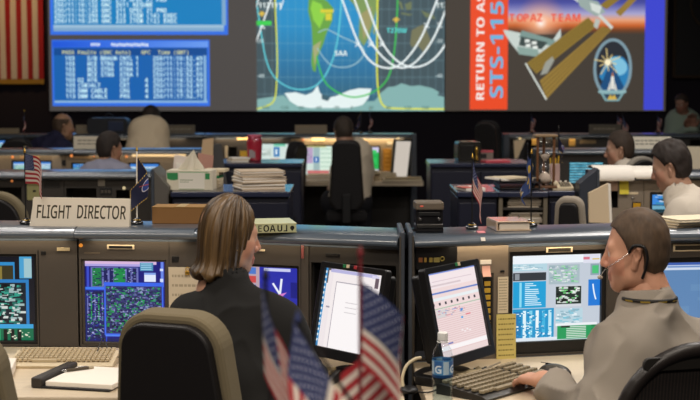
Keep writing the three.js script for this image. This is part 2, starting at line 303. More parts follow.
// console displays, drawn in a unit square
function display(draw, w = 320, h = 320) { return canv(w, h, (c) => { c.scale(w, h); draw(c, (x, y, a, b, f) => { c.fillStyle = f; c.fillRect(x, y, a, b); }); }); }
function clutter(R, x, y, w, h, n, cols, sw, sh) { for (let i = 0; i < n; i++) R(x + rnd() * (w - sw), y + rnd() * (h - sh), sw * (.3 + rnd() * .7), sh * (.4 + rnd() * .6), cols[Math.floor(rnd() * cols.length)]); }
function rowsOf(R, x, y, w, h, n, f, cols = 3) { for (let k = 0; k < n; k++) for (let q = 0; q < cols; q++) R(x + w * q / cols, y + h * (k + .25) / n, w / cols * (.35 + .5 * rnd()), h / n * .5, f); }
const texSchematic = display((c, R) => {
  R(0, 0, 1, 1, '#1b1c78'); R(0, 0, .88, .055, '#d9b8dc'); R(0, .05, .84, .03, '#b0a4e2'); R(.03, .08, .03, .25, '#3a4cc8');
  R(.08, .09, .58, .24, '#6a70b4'); for (let k = 0; k < 8; k++) R(.1 + k * .07, .1, .045, .22, k % 4 === 0 ? '#1d8a48' : '#1d1f5a'); R(.1, .1, .11, .22, '#1f7d49'); R(.36, .1, .14, .2, '#1d8a48'); clutter(R, .09, .09, .56, .24, 130, ['#a9b0dc', '#15174a', '#1f7d49', '#1d1f5a'], .035, .014);
  R(.68, .03, .16, .1, '#4d8fb8'); for (let k = 0; k < 4; k++) R(.69, .04 + k * .022, .13, .01, '#9fd0e4'); R(.73, .15, .14, .11, '#dfe9fb'); R(.73, .15, .14, .025, '#7fa0e8'); R(.93, .02, .035, .3, '#6a86e8'); R(.92, .1, .04, .03, '#d0daf8'); R(.92, .22, .04, .04, '#d0daf8');
  R(0, .33, .27, .67, '#2846c4'); R(0, .33, .27, .03, '#3f78f0'); R(.015, .37, .24, .62, '#1d2260'); for (let k = 0; k < 5; k++) R(.03 + k * .045, .4, .016, .34, k % 2 ? '#1f9a50' : '#6a70b4'); clutter(R, .02, .38, .23, .6, 260, ['#9fa6d8', '#1f8a50', '#13153c', '#2a309a'], .035, .014);
  R(.24, .27, .72, .64, '#3a66ea'); R(.26, .315, .68, .575, '#34396e'); clutter(R, .26, .315, .68, .575, 1100, ['#1f8a4a', '#14163a', '#8f97c4', '#1a1d4a', '#2b9a5c', '#565d9a', '#232660'], .04, .022);
  R(.25, .905, .7, .02, '#4f80f0'); R(.27, .95, .68, .04, '#1d2260');
});
const texDark = display((c, R) => {
  R(0, 0, 1, 1, '#14151f'); R(0, .02, .35, .06, '#d8d9d0'); R(0, .08, .72, .3, '#2f8ac8'); R(0, .12, .7, .22, '#3a3520'); for (let k = 0; k < 8; k++) R(.1 + k * .06, .13, .035, .2, k % 2 ? '#8a7a3a' : '#5e5226');
  R(.78, .01, .16, .26, '#4aa0d0'); R(.84, .04, .1, .22, '#9fc4cc'); R(.1, .28, .8, .55, '#2a7cc0'); R(0, .32, .86, .5, '#17212c'); clutter(R, 0, .33, .86, .48, 320, ['#2f9a86', '#9fb8b8', '#0c1016', '#1f6a60', '#d0d8d4'], .09, .035);
  R(0, .8, .95, .05, '#3aa0d8'); R(0, .85, .95, .15, '#0f6a4a'); for (let k = 0; k < 9; k++) R(.02 + k * .09, .86, .05, .13, k < 6 ? '#2fa06a' : '#101518'); clutter(R, .6, .86, .35, .12, 16, ['#e0e0c8'], .04, .02);
});
const texMan = display((c, R) => {
  R(0, 0, 1, 1, '#c3ccd8'); R(0, 0, 1, .11, '#eef4fa'); R(.8, .02, .18, .1, '#dfe0ee'); R(.8, .05, .07, .03, '#d8788a'); R(.9, .07, .08, .012, '#d8b84a'); R(0, .11, .4, .08, '#b6d6e2'); clutter(R, .02, .12, .36, .06, 20, ['#eef6f8', '#8fb8c8'], .08, .012);
  R(.03, .21, .36, .09, '#33373e'); R(.05, .22, .05, .07, '#8d949c'); R(.03, .31, .36, .3, '#1c9fd6'); R(.1, .32, .025, .28, '#8fdcf2'); for (let k = 0; k < 12; k++) R(.16, .33 + k * .022, .05 + .14 * rnd(), .01, '#e4f8fc');
  R(.03, .62, .45, .37, '#1a95cc'); R(.04, .65, .08, .33, '#1279b4'); for (let k = 0; k < 5; k++) R(.14 + k * .07, .64, .035, .34, ['#dff4fa', '#7fd0ec', '#eef8fb', '#3fb4e0', '#bfe8f4'][k]); clutter(R, .05, .65, .42, .32, 120, ['#1279b4', '#f2fbfd', '#1a95cc'], .03, .018); R(.03, .95, .95, .05, '#dfe9f2');
  R(.42, .13, .34, .22, '#a9bcc4'); clutter(R, .42, .14, .34, .2, 90, ['#6fc08a', '#dfe6e8', '#8fa8b4', '#9fd8b0', '#c7d0d8'], .05, .02);
  R(.5, .37, .28, .24, '#d3d8de'); R(.5, .38, .28, .2, '#22302c'); clutter(R, .5, .38, .28, .2, 70, ['#6fd07a', '#cfd8d4', '#101818', '#e8eee8'], .05, .028);
  R(.5, .63, .3, .2, '#b9d4e0'); clutter(R, .5, .63, .3, .2, 40, ['#7fc4d8', '#e8f2f6', '#8fb4c4'], .07, .02); R(.5, .8, .46, .03, '#eceff4');
  R(.52, .83, .46, .15, '#1f9a5a'); for (let k = 0; k < 7; k++) R(.62, .84 + k * .02, .22, .01, '#dfe6e0'); R(.56, .83, .1, .02, '#20302a'); for (let k = 0; k < 4; k++) R(.9, .83 + k * .04, .05, .02, '#147a44');
  R(.88, .13, .1, .13, '#8fa4b0'); R(.9, .15, .07, .09, '#4fc27a'); R(.86, .31, .14, .3, '#2079d6'); c.strokeStyle = '#eef6ff'; c.lineWidth = .016; c.beginPath(); c.moveTo(.91, .36); c.quadraticCurveTo(.92, .47, .945, .54); c.stroke();
});
const texDoc = display((c, R) => {
  R(0, 0, 1, 1, '#f4ecec'); R(0, 0, .05, 1, '#3f8fc8'); R(.95, 0, .05, .6, '#2f78c8'); R(.05, 0, .1, .2, '#5b5254'); R(.07, .04, .08, .96, '#efe6e8'); R(.1, .02, .78, .04, '#b9b6e0'); R(.8, .03, .12, .04, '#d9d4ec'); R(.86, .06, .06, .12, '#6a5a64');
  c.strokeStyle = '#8a8494'; c.lineWidth = .008; c.strokeRect(.22, .17, .6, .95); R(.23, .18, .58, .9, '#fbf6f6'); for (let k = 0; k < 3; k++) R(.42, .4 + k * .06, .2, .008, '#c9c3c6'); for (let k = 0; k < 14; k++) R(.012, .05 + k * .065, .025, .03, '#e8f2fa'); R(.1, .48, .06, .02, '#a09aa8');
});
const texTable = display((c, R) => {
  R(0, 0, 1, 1, '#efd9d8'); R(0, 0, 1, .03, '#6f8ad8'); R(0, .03, 1, .16, '#f4e6e8'); R(.1, .11, .8, .008, '#d8c4cc'); R(0, .24, 1, .018, '#5f7fc8'); R(.06, .15, .6, .02, '#d9c8cc');
  for (let k = 0; k < 8; k++) R(.04 + k * .118, .36, .035, .03, '#33303a'); R(0, .3, 1, .035, '#e8eef0'); R(.0, .42, 1, .01, '#a8c4a8');
  for (let k = 0; k < 22; k++) R(.02, .46 + k * .024, .96, .005, '#d9b4b4'); R(.08, .44, .2, .09, '#d9d4d4'); clutter(R, .08, .44, .6, .1, 30, ['#b8b0b8', '#8f9ad0', '#d88a94'], .06, .012); R(.55, .48, .05, .022, '#3f8fd8'); R(.54, .57, .04, .022, '#3f9fe0'); R(.64, .55, .1, .015, '#e07a84');
  for (let k = 0; k < 4; k++) R(.5 + .05 * k, .72 + .02 * (k % 2), .04, .012, '#f6f0f0'); R(0, .86, 1, .05, '#faf4f4'); R(.2, .83, .1, .015, '#6a74b8'); R(0, .92, 1, .08, '#ecd8d6');
});
const texFaces = display((c, R) => {
  R(0, 0, 1, 1, '#3438a8'); R(0, 0, .55, .5, '#b8a0ac'); for (let i = 0; i < 3; i++) for (let j = 0; j < 4; j++) R(.03 + i * .17, .03 + j * .11, .14, .085, (i + j) % 2 ? '#c94a4a' : '#4f78c8'); R(.56, 0, .43, 1, '#2a2fa6'); R(.6, .03, .3, .04, '#c8ccf0');
  c.strokeStyle = '#e8ecf8'; c.lineWidth = .025; c.beginPath(); c.moveTo(.7, .22); c.lineTo(.78, .36); c.lineTo(.8, .16); c.stroke(); c.fillStyle = '#d07ac8'; c.beginPath(); c.moveTo(.64, .4); c.lineTo(.86, .33); c.lineTo(.78, .42); c.fill();
  c.fillStyle = '#4fae7a'; c.beginPath(); c.ellipse(.78, .62, .2, .08, 0, Math.PI, 0); c.fill(); R(.59, .62, .38, .36, '#a9b0cc'); clutter(R, .6, .64, .36, .34, 60, ['#6f78a8', '#dfe3f2'], .1, .014); R(0, .5, .55, .5, '#23286e'); clutter(R, 0, .5, .55, .5, 60, ['#8f98d8', '#d8dcf4', '#4a56c0'], .12, .02); R(.9, .2, .08, .2, '#1c2080');
});
const texBlue = display((c, R) => { R(0, 0, 1, 1, '#5f86b4'); R(0, 0, 1, .05, '#3f5fae'); R(0, .05, .75, .06, '#cdd8ea'); R(.1, .06, .4, .02, '#6f8fc8'); clutter(R, 0, .15, 1, .8, 8, ['#668db8', '#5a80ae'], .3, .1); });
const texFar = [
  display((c, R) => { R(0, 0, 1, 1, '#cfe0d8'); R(0, .05, .38, .55, '#b9a0c4'); clutter(R, 0, .1, .38, .5, 20, ['#d8c4dc', '#a88ab8', '#9fc0b4'], .2, .06); R(.4, 0, .2, 1, '#9db8b8'); R(.4, .38, .18, .2, '#1f63b0'); R(.47, .42, .04, .12, '#e8f2f8'); R(.62, 0, .38, 1, '#d8ecdc'); for (let k = 0; k < 6; k++) R(.62, .1 + k * .15, .36, .03, '#a8ccb8'); R(0, 0, .8, .05, '#c9c86a'); R(.2, .85, .7, .1, '#c86a6a'); }, 128, 128),
  display((c, R) => { R(0, 0, 1, 1, '#cfc8e4'); R(.0, .2, 1, .6, '#1fae4e'); R(.6, .12, .3, .14, '#3fc468'); R(.05, .5, .2, .25, '#12602c'); R(0, .85, 1, .15, '#9fb0d8'); R(.7, .4, .2, .2, '#2fc45e'); }, 128, 128),
  display((c, R) => { R(0, 0, 1, 1, '#d3e2dc'); R(.5, .2, .2, .55, '#2a78b8'); R(.56, .32, .06, .3, '#eef6f6'); R(.05, .3, .35, .4, '#b8c8c0'); R(.5, .02, .4, .14, '#6fc8a8'); R(.4, .85, .3, .1, '#d8846a'); clutter(R, .05, .3, .4, .5, 14, ['#8fa8a0', '#eef4f0'], .12, .05); }, 128, 128),
  display((c, R) => { R(0, 0, 1, 1, '#7fa8c8'); R(0, 0, 1, .3, '#3f7fd0'); R(0, .3, 1, .1, '#cfe0ea'); R(.05, .5, .5, .4, '#8fc0b0'); R(.6, .5, .35, .4, '#a8c8d8'); clutter(R, 0, .4, 1, .6, 24, ['#d8e6ea', '#5f98b0', '#4fae8a'], .2, .07); }, 128, 128),
  display((c, R) => { R(0, 0, 1, 1, '#14303c'); for (let k = 0; k < 8; k++) { R(0, .04 + k * .12, 1, .07, k % 2 ? '#4fa8c4' : '#6fc0d8'); clutter(R, 0, .04 + k * .12, 1, .07, 8, ['#2a7088', '#a8dce8'], .2, .025); } }, 128, 128),
  display((c, R) => { R(0, 0, 1, 1, '#1a3a44'); R(0, 0, .5, .55, '#3a86d8'); R(.5, .05, .5, .6, '#3fae6a'); R(.0, .6, 1, .2, '#6fa8c0'); clutter(R, 0, 0, 1, 1, 26, ['#2f8f86', '#cfe0e8', '#16303a'], .2, .06); }, 128, 128),
];

// ------------------------------------------------------------------ bodies: a smooth field meshed with surface nets
const smin = (a, b, k) => { const h = Math.max(k - Math.abs(a - b), 0) / k; return Math.min(a, b) - h * h * k * .25; };
const smax = (a, b, k) => -smin(-a, -b, k);
function cap(a, b, ra, rbb = ra) {
  const ax = a.x, ay = a.y, az = a.z, dx = b.x - ax, dy = b.y - ay, dz = b.z - az, L = dx * dx + dy * dy + dz * dz || 1e-9;
  return (x, y, z) => { const px = x - ax, py = y - ay, pz = z - az, t = Math.max(0, Math.min(1, (px * dx + py * dy + pz * dz) / L)); return Math.hypot(px - t * dx, py - t * dy, pz - t * dz) - ra - (rbb - ra) * t; };
}
function ell(cx, cyy, cz, rx, ry, rz) {
  return (x, y, z) => { x -= cx; y -= cyy; z -= cz; const k0 = Math.hypot(x / rx, y / ry, z / rz), k1 = Math.hypot(x / (rx * rx), y / (ry * ry), z / (rz * rz)); return k1 < 1e-9 ? -Math.min(rx, ry, rz) : k0 * (k0 - 1) / k1; };
}
function inFrame(mtx, f) {                                           // field given in the frame of a rigid matrix
  const e = mtx.clone().invert().elements;
  return (x, y, z) => f(e[0] * x + e[4] * y + e[8] * z + e[12], e[1] * x + e[5] * y + e[9] * z + e[13], e[2] * x + e[6] * y + e[10] * z + e[14]);
}
function union(list) { return (x, y, z) => { let d = list[0][0](x, y, z); for (let i = 1; i < list.length; i++) { const [f, k, op] = list[i]; d = op === 'sub' ? smax(d, -f(x, y, z), k) : smin(d, f(x, y, z), k); } return d; }; }
function surf(f, lo, hi, c, color) {
  const nx = Math.ceil((hi.x - lo.x) / c) + 1, ny = Math.ceil((hi.y - lo.y) / c) + 1, nz = Math.ceil((hi.z - lo.z) / c) + 1;
  const g = new Float32Array(nx * ny * nz), id = (i, j, k) => (k * ny + j) * nx + i;
  // coarse pass on every 4th sample, then only near the surface
  const far = 4 * c * 1.9;
  for (let k = 0; k < nz; k += 4) for (let j = 0; j < ny; j += 4) for (let i = 0; i < nx; i += 4) {
    const d = f(lo.x + (i + 1.5) * c, lo.y + (j + 1.5) * c, lo.z + (k + 1.5) * c), skip = Math.abs(d) > far;
    for (let kk = k; kk < Math.min(k + 4, nz); kk++) for (let jj = j; jj < Math.min(j + 4, ny); jj++) for (let ii = i; ii < Math.min(i + 4, nx); ii++)
      g[id(ii, jj, kk)] = skip ? d : f(lo.x + ii * c, lo.y + jj * c, lo.z + kk * c);
  }
  const vid = new Int32Array(nx * ny * nz).fill(-1), P = [];
  const E = [[0, 1], [2, 3], [4, 5], [6, 7], [0, 2], [1, 3], [4, 6], [5, 7], [0, 4], [1, 5], [2, 6], [3, 7]];
  const v = new Float32Array(8);
  for (let k = 0; k < nz - 1; k++) for (let j = 0; j < ny - 1; j++) for (let i = 0; i < nx - 1; i++) {
    let m = 0; for (let q = 0; q < 8; q++) { v[q] = g[id(i + (q & 1), j + ((q >> 1) & 1), k + (q >> 2))]; if (v[q] < 0) m |= 1 << q; }
    if (m === 0 || m === 255) continue;
    let n = 0, x = 0, y = 0, z = 0;
    for (const [a, b] of E) if ((v[a] < 0) !== (v[b] < 0)) { const t = v[a] / (v[a] - v[b]); x += (a & 1) + t * ((b & 1) - (a & 1)); y += ((a >> 1) & 1) + t * (((b >> 1) & 1) - ((a >> 1) & 1)); z += (a >> 2) + t * ((b >> 2) - (a >> 2)); n++; }
    vid[id(i, j, k)] = P.length / 3; P.push(lo.x + (i + x / n) * c, lo.y + (j + y / n) * c, lo.z + (k + z / n) * c);
  }
  const I = [];
  const quad = (a, b, cc, d, flip) => { if (a < 0 || b < 0 || cc < 0 || d < 0) return; flip ? I.push(a, cc, b, a, d, cc) : I.push(a, b, cc, a, cc, d); };
  for (let k = 1; k < nz - 1; k++) for (let j = 1; j < ny - 1; j++) for (let i = 1; i < nx - 1; i++) {
    const s = g[id(i, j, k)] < 0;
    if (s !== g[id(i + 1, j, k)] < 0) quad(vid[id(i, j - 1, k - 1)], vid[id(i, j, k - 1)], vid[id(i, j, k)], vid[id(i, j - 1, k)], !s);
    if (s !== g[id(i, j + 1, k)] < 0) quad(vid[id(i - 1, j, k - 1)], vid[id(i, j, k - 1)], vid[id(i, j, k)], vid[id(i - 1, j, k)], s);
    if (s !== g[id(i, j, k + 1)] < 0) quad(vid[id(i - 1, j - 1, k)], vid[id(i, j - 1, k)], vid[id(i, j, k)], vid[id(i - 1, j, k)], !s);
  }
  const geo = new THREE.BufferGeometry(), N = new Float32Array(P.length), e = c * .7;
  for (let i = 0; i < P.length; i += 3) {
    const [x, y, z] = [P[i], P[i + 1], P[i + 2]];
    let a = f(x + e, y, z) - f(x - e, y, z), b = f(x, y + e, z) - f(x, y - e, z), d = f(x, y, z + e) - f(x, y, z - e), L = Math.hypot(a, b, d) || 1;
    N[i] = a / L; N[i + 1] = b / L; N[i + 2] = d / L;
  }
  geo.setAttribute('position', new THREE.Float32BufferAttribute(P, 3)); geo.setAttribute('normal', new THREE.BufferAttribute(N, 3)); geo.setIndex(I);
  if (color) { const C = new Float32Array(P.length); for (let i = 0; i < P.length; i += 3) { const q = color(P[i], P[i + 1], P[i + 2]); C[i] = q[0]; C[i + 1] = q[1]; C[i + 2] = q[2]; } geo.setAttribute('color', new THREE.BufferAttribute(C, 3)); }
  return boxUV(geo);
}
const hash3 = (x, y, z) => { const s = Math.sin(x * 127.1 + y * 311.7 + z * 74.7) * 43758.5453; return s - Math.floor(s); };
const vnoise = (x, y, z) => { const i = Math.floor(x), j = Math.floor(y), k = Math.floor(z), s = t => t * t * (3 - 2 * t), u = s(x - i), v = s(y - j), w = s(z - k); let r = 0; for (let q = 0; q < 8; q++) r += hash3(i + (q & 1), j + ((q >> 1) & 1), k + (q >> 2)) * ((q & 1) ? u : 1 - u) * ((q & 2) ? v : 1 - v) * ((q & 4) ? w : 1 - w); return r; };

// head in its own frame: y up, z the way the face looks, about 0.23 from chin to crown
function headField(o = {}) {
  const L = [
    [ell(0, .036, -.016, .0755, .086, .096)], [ell(0, -.036, .030, .058, .078, .058), .04], [ell(0, -.03, .0, .062, .06, .06), .03],
    [cap(V(0, -.094, .056), V(0, -.094, .060), .021), .03], [cap(V(-.042, -.07, .015), V(.042, -.07, .015), .022), .03],
    [cap(V(-.04, -.018, .056), V(-.04, -.03, .05), .02), .025], [cap(V(.04, -.018, .056), V(.04, -.03, .05), .02), .025],
    [cap(V(-.034, .022, .072), V(.034, .022, .072), .012), .02],
    [cap(V(-.033, .001, .099), V(-.029, .001, .097), .0135), .012, 'sub'], [cap(V(.033, .001, .099), V(.029, .001, .097), .0135), .012, 'sub'],
    [ell(-.031, .001, .0725, .0125, .0115, .0125), .004], [ell(.031, .001, .0725, .0125, .0115, .0125), .004],
    [cap(V(-.043, .009, .074), V(-.019, .009, .08), .0042), .006], [cap(V(.043, .009, .074), V(.019, .009, .08), .0042), .006],
    [cap(V(0, .012, .083), V(0, -.028, .104), .0085, .0115), .012], [cap(V(-.010, -.034, .093), V(.010, -.034, .093), .0085), .008],
    [cap(V(-.018, -.061, .082), V(.018, -.061, .082), .0075), .008], [cap(V(-.015, -.073, .081), V(.015, -.073, .081), .0080), .007], [cap(V(-.024, -.0668, .091), V(.024, -.0668, .091), .0022), .004, 'sub'],
  ];
  for (const s of o.noEars ? [] : [-1, 1]) {
    L.push([cap(V(s * .076, .0, -.014), V(s * .081, .019, -.019), .014, .0125), .006], [cap(V(s * .075, -.006, -.011), V(s * .070, -.038, -.002), .012, .0085), .006], [ell(s * .090, -.002, -.012, .009, .019, .0095), .004, 'sub']);
  }
  L.push([cap(V(0, -.05, -.03), V(0, -.17, o.neckZ ?? -.055), o.neck ?? .052, (o.neck ?? .052) + .006), .03]);
  return union(L);
}
function headMatrix(c, yaw, pitch = 0, roll = 0, s = 1) {
  return new THREE.Matrix4().compose(c, new THREE.Quaternion().setFromEuler(new THREE.Euler(pitch, yaw, roll, 'YXZ')), V(s, s, s * .88));
}
function skinColor(base, lip) {
  return (x, y, z) => {
    if (z > .07 && Math.abs(x) < .028 && y < -.053 && y > -.082 && z > .078) return lip;
    for (const s of [-1, 1]) { const dx = x - s * .031, dy = y - .001; if (z > .074 && Math.abs(dx) < .0125 && Math.abs(dy) < .0058) return Math.hypot(dx, dy) < .0052 ? [.03, .02, .015] : [.62, .58, .54]; }
    const b = z > .03 && y < -.005 && y > -.06 ? .08 : 0, n = .96 + .08 * vnoise(x * 90, y * 90, z * 90);
    return [base[0] * n * (1 + b * .4), base[1] * n * (1 - b), base[2] * n * (1 - b)];
  };
}
function handGeo(side, curl, cell, color) {                          // wrist at the origin, fingers along z, palm down, thumb towards x*side
  const L = [[cap(V(.024, 0, .022), V(.027, 0, .085), .0135)], [cap(V(-.026, 0, .022), V(-.027, 0, .08), .0125), .02], [cap(V(0, .002, .015), V(.0, .002, .09), .0145), .025], [cap(V(0, 0, -.03), V(0, 0, .02), .025, .024), .02]];
  [[.031, .088, .074, .0086], [.0105, .094, .083, .0088], [-.0105, .091, .077, .0085], [-.030, .082, .060, .0076]].forEach(([x, z, len, r], i) => {
    let p = V(x, 0, z), a = curl * .5 + i * .04; const fan = x * 2.6; let prev = p, fs = [];
    [.45, .31, .24].forEach((q, k) => { const d = V(Math.sin(fan) * Math.cos(a), -Math.sin(a), Math.cos(fan) * Math.cos(a)).multiplyScalar(len * q); const n = prev.clone().add(d); fs.push([cap(prev, n, r - k * .0006, r - .0006 - k * .0006), .004]); prev = n; a += curl; });
    const fu = union(fs); L.push([fu, .006]);
  });
  const t = [V(.026, -.004, .02), V(.052, -.012, .05), V(.060, -.02, .078), V(.058, -.026, .098)];
  L.push([union([[cap(t[0], t[1], .0155, .0115)], [cap(t[1], t[2], .0112, .0098), .004], [cap(t[2], t[3], .0095, .0082), .004]]), .01]);
  const f = union(L), g = surf((x, y, z) => f(x * side, y, z), V(-.085, -.11, -.06), V(.085, .04, .2), cell, color ? () => color : null);
  return g;
}
function bend(a, b, up) { const z = b.clone().sub(a).normalize(), x = up.clone().cross(z).normalize(), y = z.clone().cross(x); return new THREE.Matrix4().makeBasis(x, y, z).setPosition(a); }

const skinMat = new THREE.MeshPhysicalMaterial({ vertexColors: true, roughness: .5, sheen: .2, sheenRoughness: .6 });
const hairMat = new THREE.MeshStandardMaterial({ vertexColors: true, roughness: .5 });
const hairMatDull = new THREE.MeshStandardMaterial({ vertexColors: true, roughness: .75 });
// a seated person; joints in metres in the world
function makePerson(o) {
  const base = V(o.pelvis.x, 0, o.pelvis.z), root = thing('person', o.label, 'person', [base.x, 0, base.z], 0, o.group);
  const put = g => g.translate(-base.x, 0, -base.z);
  const near = !o.far, cell = o.cell ?? (near ? .012 : .02), hc = o.headCell ?? (near ? .0033 : .007);
  const fw = V(Math.sin(o.yaw), 0, Math.cos(o.yaw)), rt = V(-fw.z, 0, fw.x);
  const up = o.chest.clone().sub(o.pelvis).normalize();
  const T = new THREE.Matrix4().makeBasis(rt, up, rt.clone().cross(up)).setPosition(o.chest);
  const toW = (x, y, z) => V(x, y, z).applyMatrix4(T);
  const len = o.chest.distanceTo(o.pelvis), sw = o.sw ?? .165;
  const S = [o.shL ?? toW(-sw, .10, -.0), o.shR ?? toW(sw, .10, -.0)], neckB = o.neckBase ?? toW(0, .15, -.0), Hm = headMatrix(o.head, o.hyaw, o.hpitch ?? 0, o.hroll ?? 0, o.hs ?? 1);
  const torso = (g) => [
    [inFrame(T, ell(0, 0, 0, .168 * (o.girth ?? 1) + g, .20 + g, .112 + g))], [cap(S[0], S[1], .058 + g, .058 + g), .10], [cap(toW(0, .03, 0), neckB, .085 + g, .055 + g), .06],
    [cap(toW(-.06, -.1, 0), o.pelvis.clone().addScaledVector(rt, -.07), .115 + g, .125 + g), .08], [cap(toW(.06, -.1, 0), o.pelvis.clone().addScaledVector(rt, .07), .115 + g, .125 + g), .08],
  ];
  const arms = (g, s, wr) => [0, 1].flatMap(i => { const e = [o.elL, o.elR][i], w = [o.wrL, o.wrR][i]; if (!e) return []; const c = e.clone().lerp(w, wr); return [[cap(S[i], e, .052 + g, .042 + g), s], [cap(e, c, .043 + g, .032 + g * .8), .03]]; });
  const hip = i => o.pelvis.clone().addScaledVector(rt, i ? .1 : -.1), kn = i => hip(i).addScaledVector(fw, .42).add(V(0, .0, 0)).addScaledVector(rt, i ? .04 : -.04), an = i => kn(i).setY(.1).addScaledVector(fw, o.tuck ?? -.08);
  const legs = g => [0, 1].flatMap(i => [[cap(hip(i), kn(i), .085 + g, .06 + g), .05], [cap(kn(i), an(i), .058 + g, .042 + g), .03]]);
  // skin: torso, limbs, neck and head in one mesh
  const neckTop = V(0, -.07, -.03).applyMatrix4(Hm);
  const bodyF = union([...torso(-.006), ...arms(-.004, .06, 1), ...legs(-.006), [cap(neckB, neckTop, o.neckR ?? .056, .05), .03]]);
  const pts = [o.head, o.pelvis, ...S, o.elL, o.elR, o.wrL, o.wrR, kn(0), kn(1), an(0), an(1), toW(0, 0, .12), toW(0, 0, -.12)].filter(Boolean), bb = new THREE.Box3().setFromPoints(pts).expandByScalar(.16); bb.min.y = Math.max(bb.min.y, .0);
  const base3 = o.skin ?? [.50, .29, .19], lip = o.lip ?? [base3[0] * .85, base3[1] * .6, base3[2] * .6], sc = skinColor(base3, lip);
  const gs = [surf(bodyF, bb.min, bb.max, cell * 1.25, () => base3)];
  const hf = headField(o.headOpt), hg = surf(hf, V(-.11, -.2, -.16), V(.11, .14, .14), hc, sc); hg.applyMatrix4(Hm); gs.push(hg);
  for (const [w, e, side, curl, dir, upv] of o.hands ?? []) { const h = handGeo(side, curl, near ? .003 : .005, base3); h.applyMatrix4(bend(w, w.clone().add(dir), upv ?? V(0, 1, 0))); gs.push(h); }
  part('body', gs.map(put), skinMat, root);
  // clothes
  const cl = o.shirtOffset ?? .012, wr = o.sleeve ?? .93, wrinkle = o.wrinkle ?? .006, fall = o.drape ?? 0;
  const collarTop = neckB.clone().lerp(neckTop, o.collar ?? .35);
  const sf0 = union([...torso(cl), ...arms(cl + .004, .09, wr), [cap(neckB.clone().addScaledVector(up, -.03), collarTop, .075, o.collarR ?? .066), .02]]);
  const neckCut = cap(neckB.clone().lerp(neckTop, .12), neckTop.clone().addScaledVector(neckTop.clone().sub(neckB).normalize(), .1), o.neckCut ?? .057, (o.neckCut ?? .057) + .012);
  const hemY = o.pelvis.clone().addScaledVector(up, -.02), uu = up;
  const shirtF = (x, y, z) => {
    let d = sf0(x, y, z);
    if (Math.abs(d) < .06) {
      const n1 = vnoise(x * 9 + 3, y * 7 + z * 5, z * 9), n2 = vnoise(x * 22, y * 16 + x * 9, z * 22 + 7), rg = 1 - Math.abs(2 * vnoise(x * 11 + y * 6, y * 9 - x * 8, z * 11) - 1);
      d -= wrinkle * (1.1 * n1 + .7 * n2 + 1.6 * rg * rg - 1.1);
      if (fall) d -= fall * Math.max(0, n1 - .3) * .04;
    }
    d = smax(d, -neckCut(x, y, z), .004);
    return smax(d, (hemY.x - x) * uu.x + (hemY.y - y) * uu.y + (hemY.z - z) * uu.z, .01);
  };
  const sb = new THREE.Box3().setFromPoints([o.pelvis, neckB, collarTop, ...S, o.elL, o.elR, o.wrL, o.wrR, toW(0, 0, .13), toW(0, 0, -.13)].filter(Boolean)).expandByScalar(.13);
  part(o.shirtName ?? 'shirt', put(surf(shirtF, sb.min, sb.max, o.shirtCell ?? cell * .9)), o.shirt, root);
  const tf = union([[cap(hip(0), hip(1), .12, .12)], ...legs(.012).map((q, i) => i ? q : [q[0], .06])]);
  const tb = new THREE.Box3().setFromPoints([hip(0), hip(1), kn(0), kn(1), an(0), an(1)]).expandByScalar(.15); tb.min.y = .02;
  part('trousers', put(surf(tf, tb.min, tb.max, .022)), o.trousers ?? M(0x1c1c22, .9), root);
  for (const i of [0, 1]) { const a = an(i); part('shoe', put(surf(union([[cap(a.clone().setY(.055), a.clone().setY(.05).addScaledVector(fw, .15), .042, .036)], [cap(a.clone().setY(.1), a.clone().setY(.06), .043, .05), .03]]), V(a.x - .3, .005, a.z - .3), V(a.x + .3, .2, a.z + .3), .018)), mat.black, root); }
  if (o.hair) {
    const hcx = o.hairCell ?? (near ? .0042 : .008), q = o.hair;
    const g = surf(q.f, q.lo ?? V(-.13, -.22, -.17), q.hi ?? V(.13, .17, .13), hcx, q.color); g.applyMatrix4(Hm); part('hair', put(g), q.mat ?? hairMatDull, root);
  }
  if (o.collarBand !== false) {
    const ax = neckTop.clone().sub(neckB).normalize(), cb = lathe([[.0575, .006], [.0595, .034], [.0625, .039], [.066, .035], [.075, .004], [.079, -.014], [.074, -.017], [.064, -.004]], 40).scale(1, 1, 1.04);
    cb.applyQuaternion(new THREE.Quaternion().setFromUnitVectors(V(0, 1, 0), ax.clone().lerp(V(0, 1, 0), .3).normalize())); const c = neckB.clone().lerp(neckTop, o.bandAt ?? .12);
    part('collar', put(cb.scale(o.bandR ?? 1, 1, o.bandR ?? 1).translate(c.x, c.y, c.z)), o.shirt, root);
  }
  o.extra?.(root, Hm, put, { neckB, neckTop, toW, S, rt, fw, up });
  return root;
}
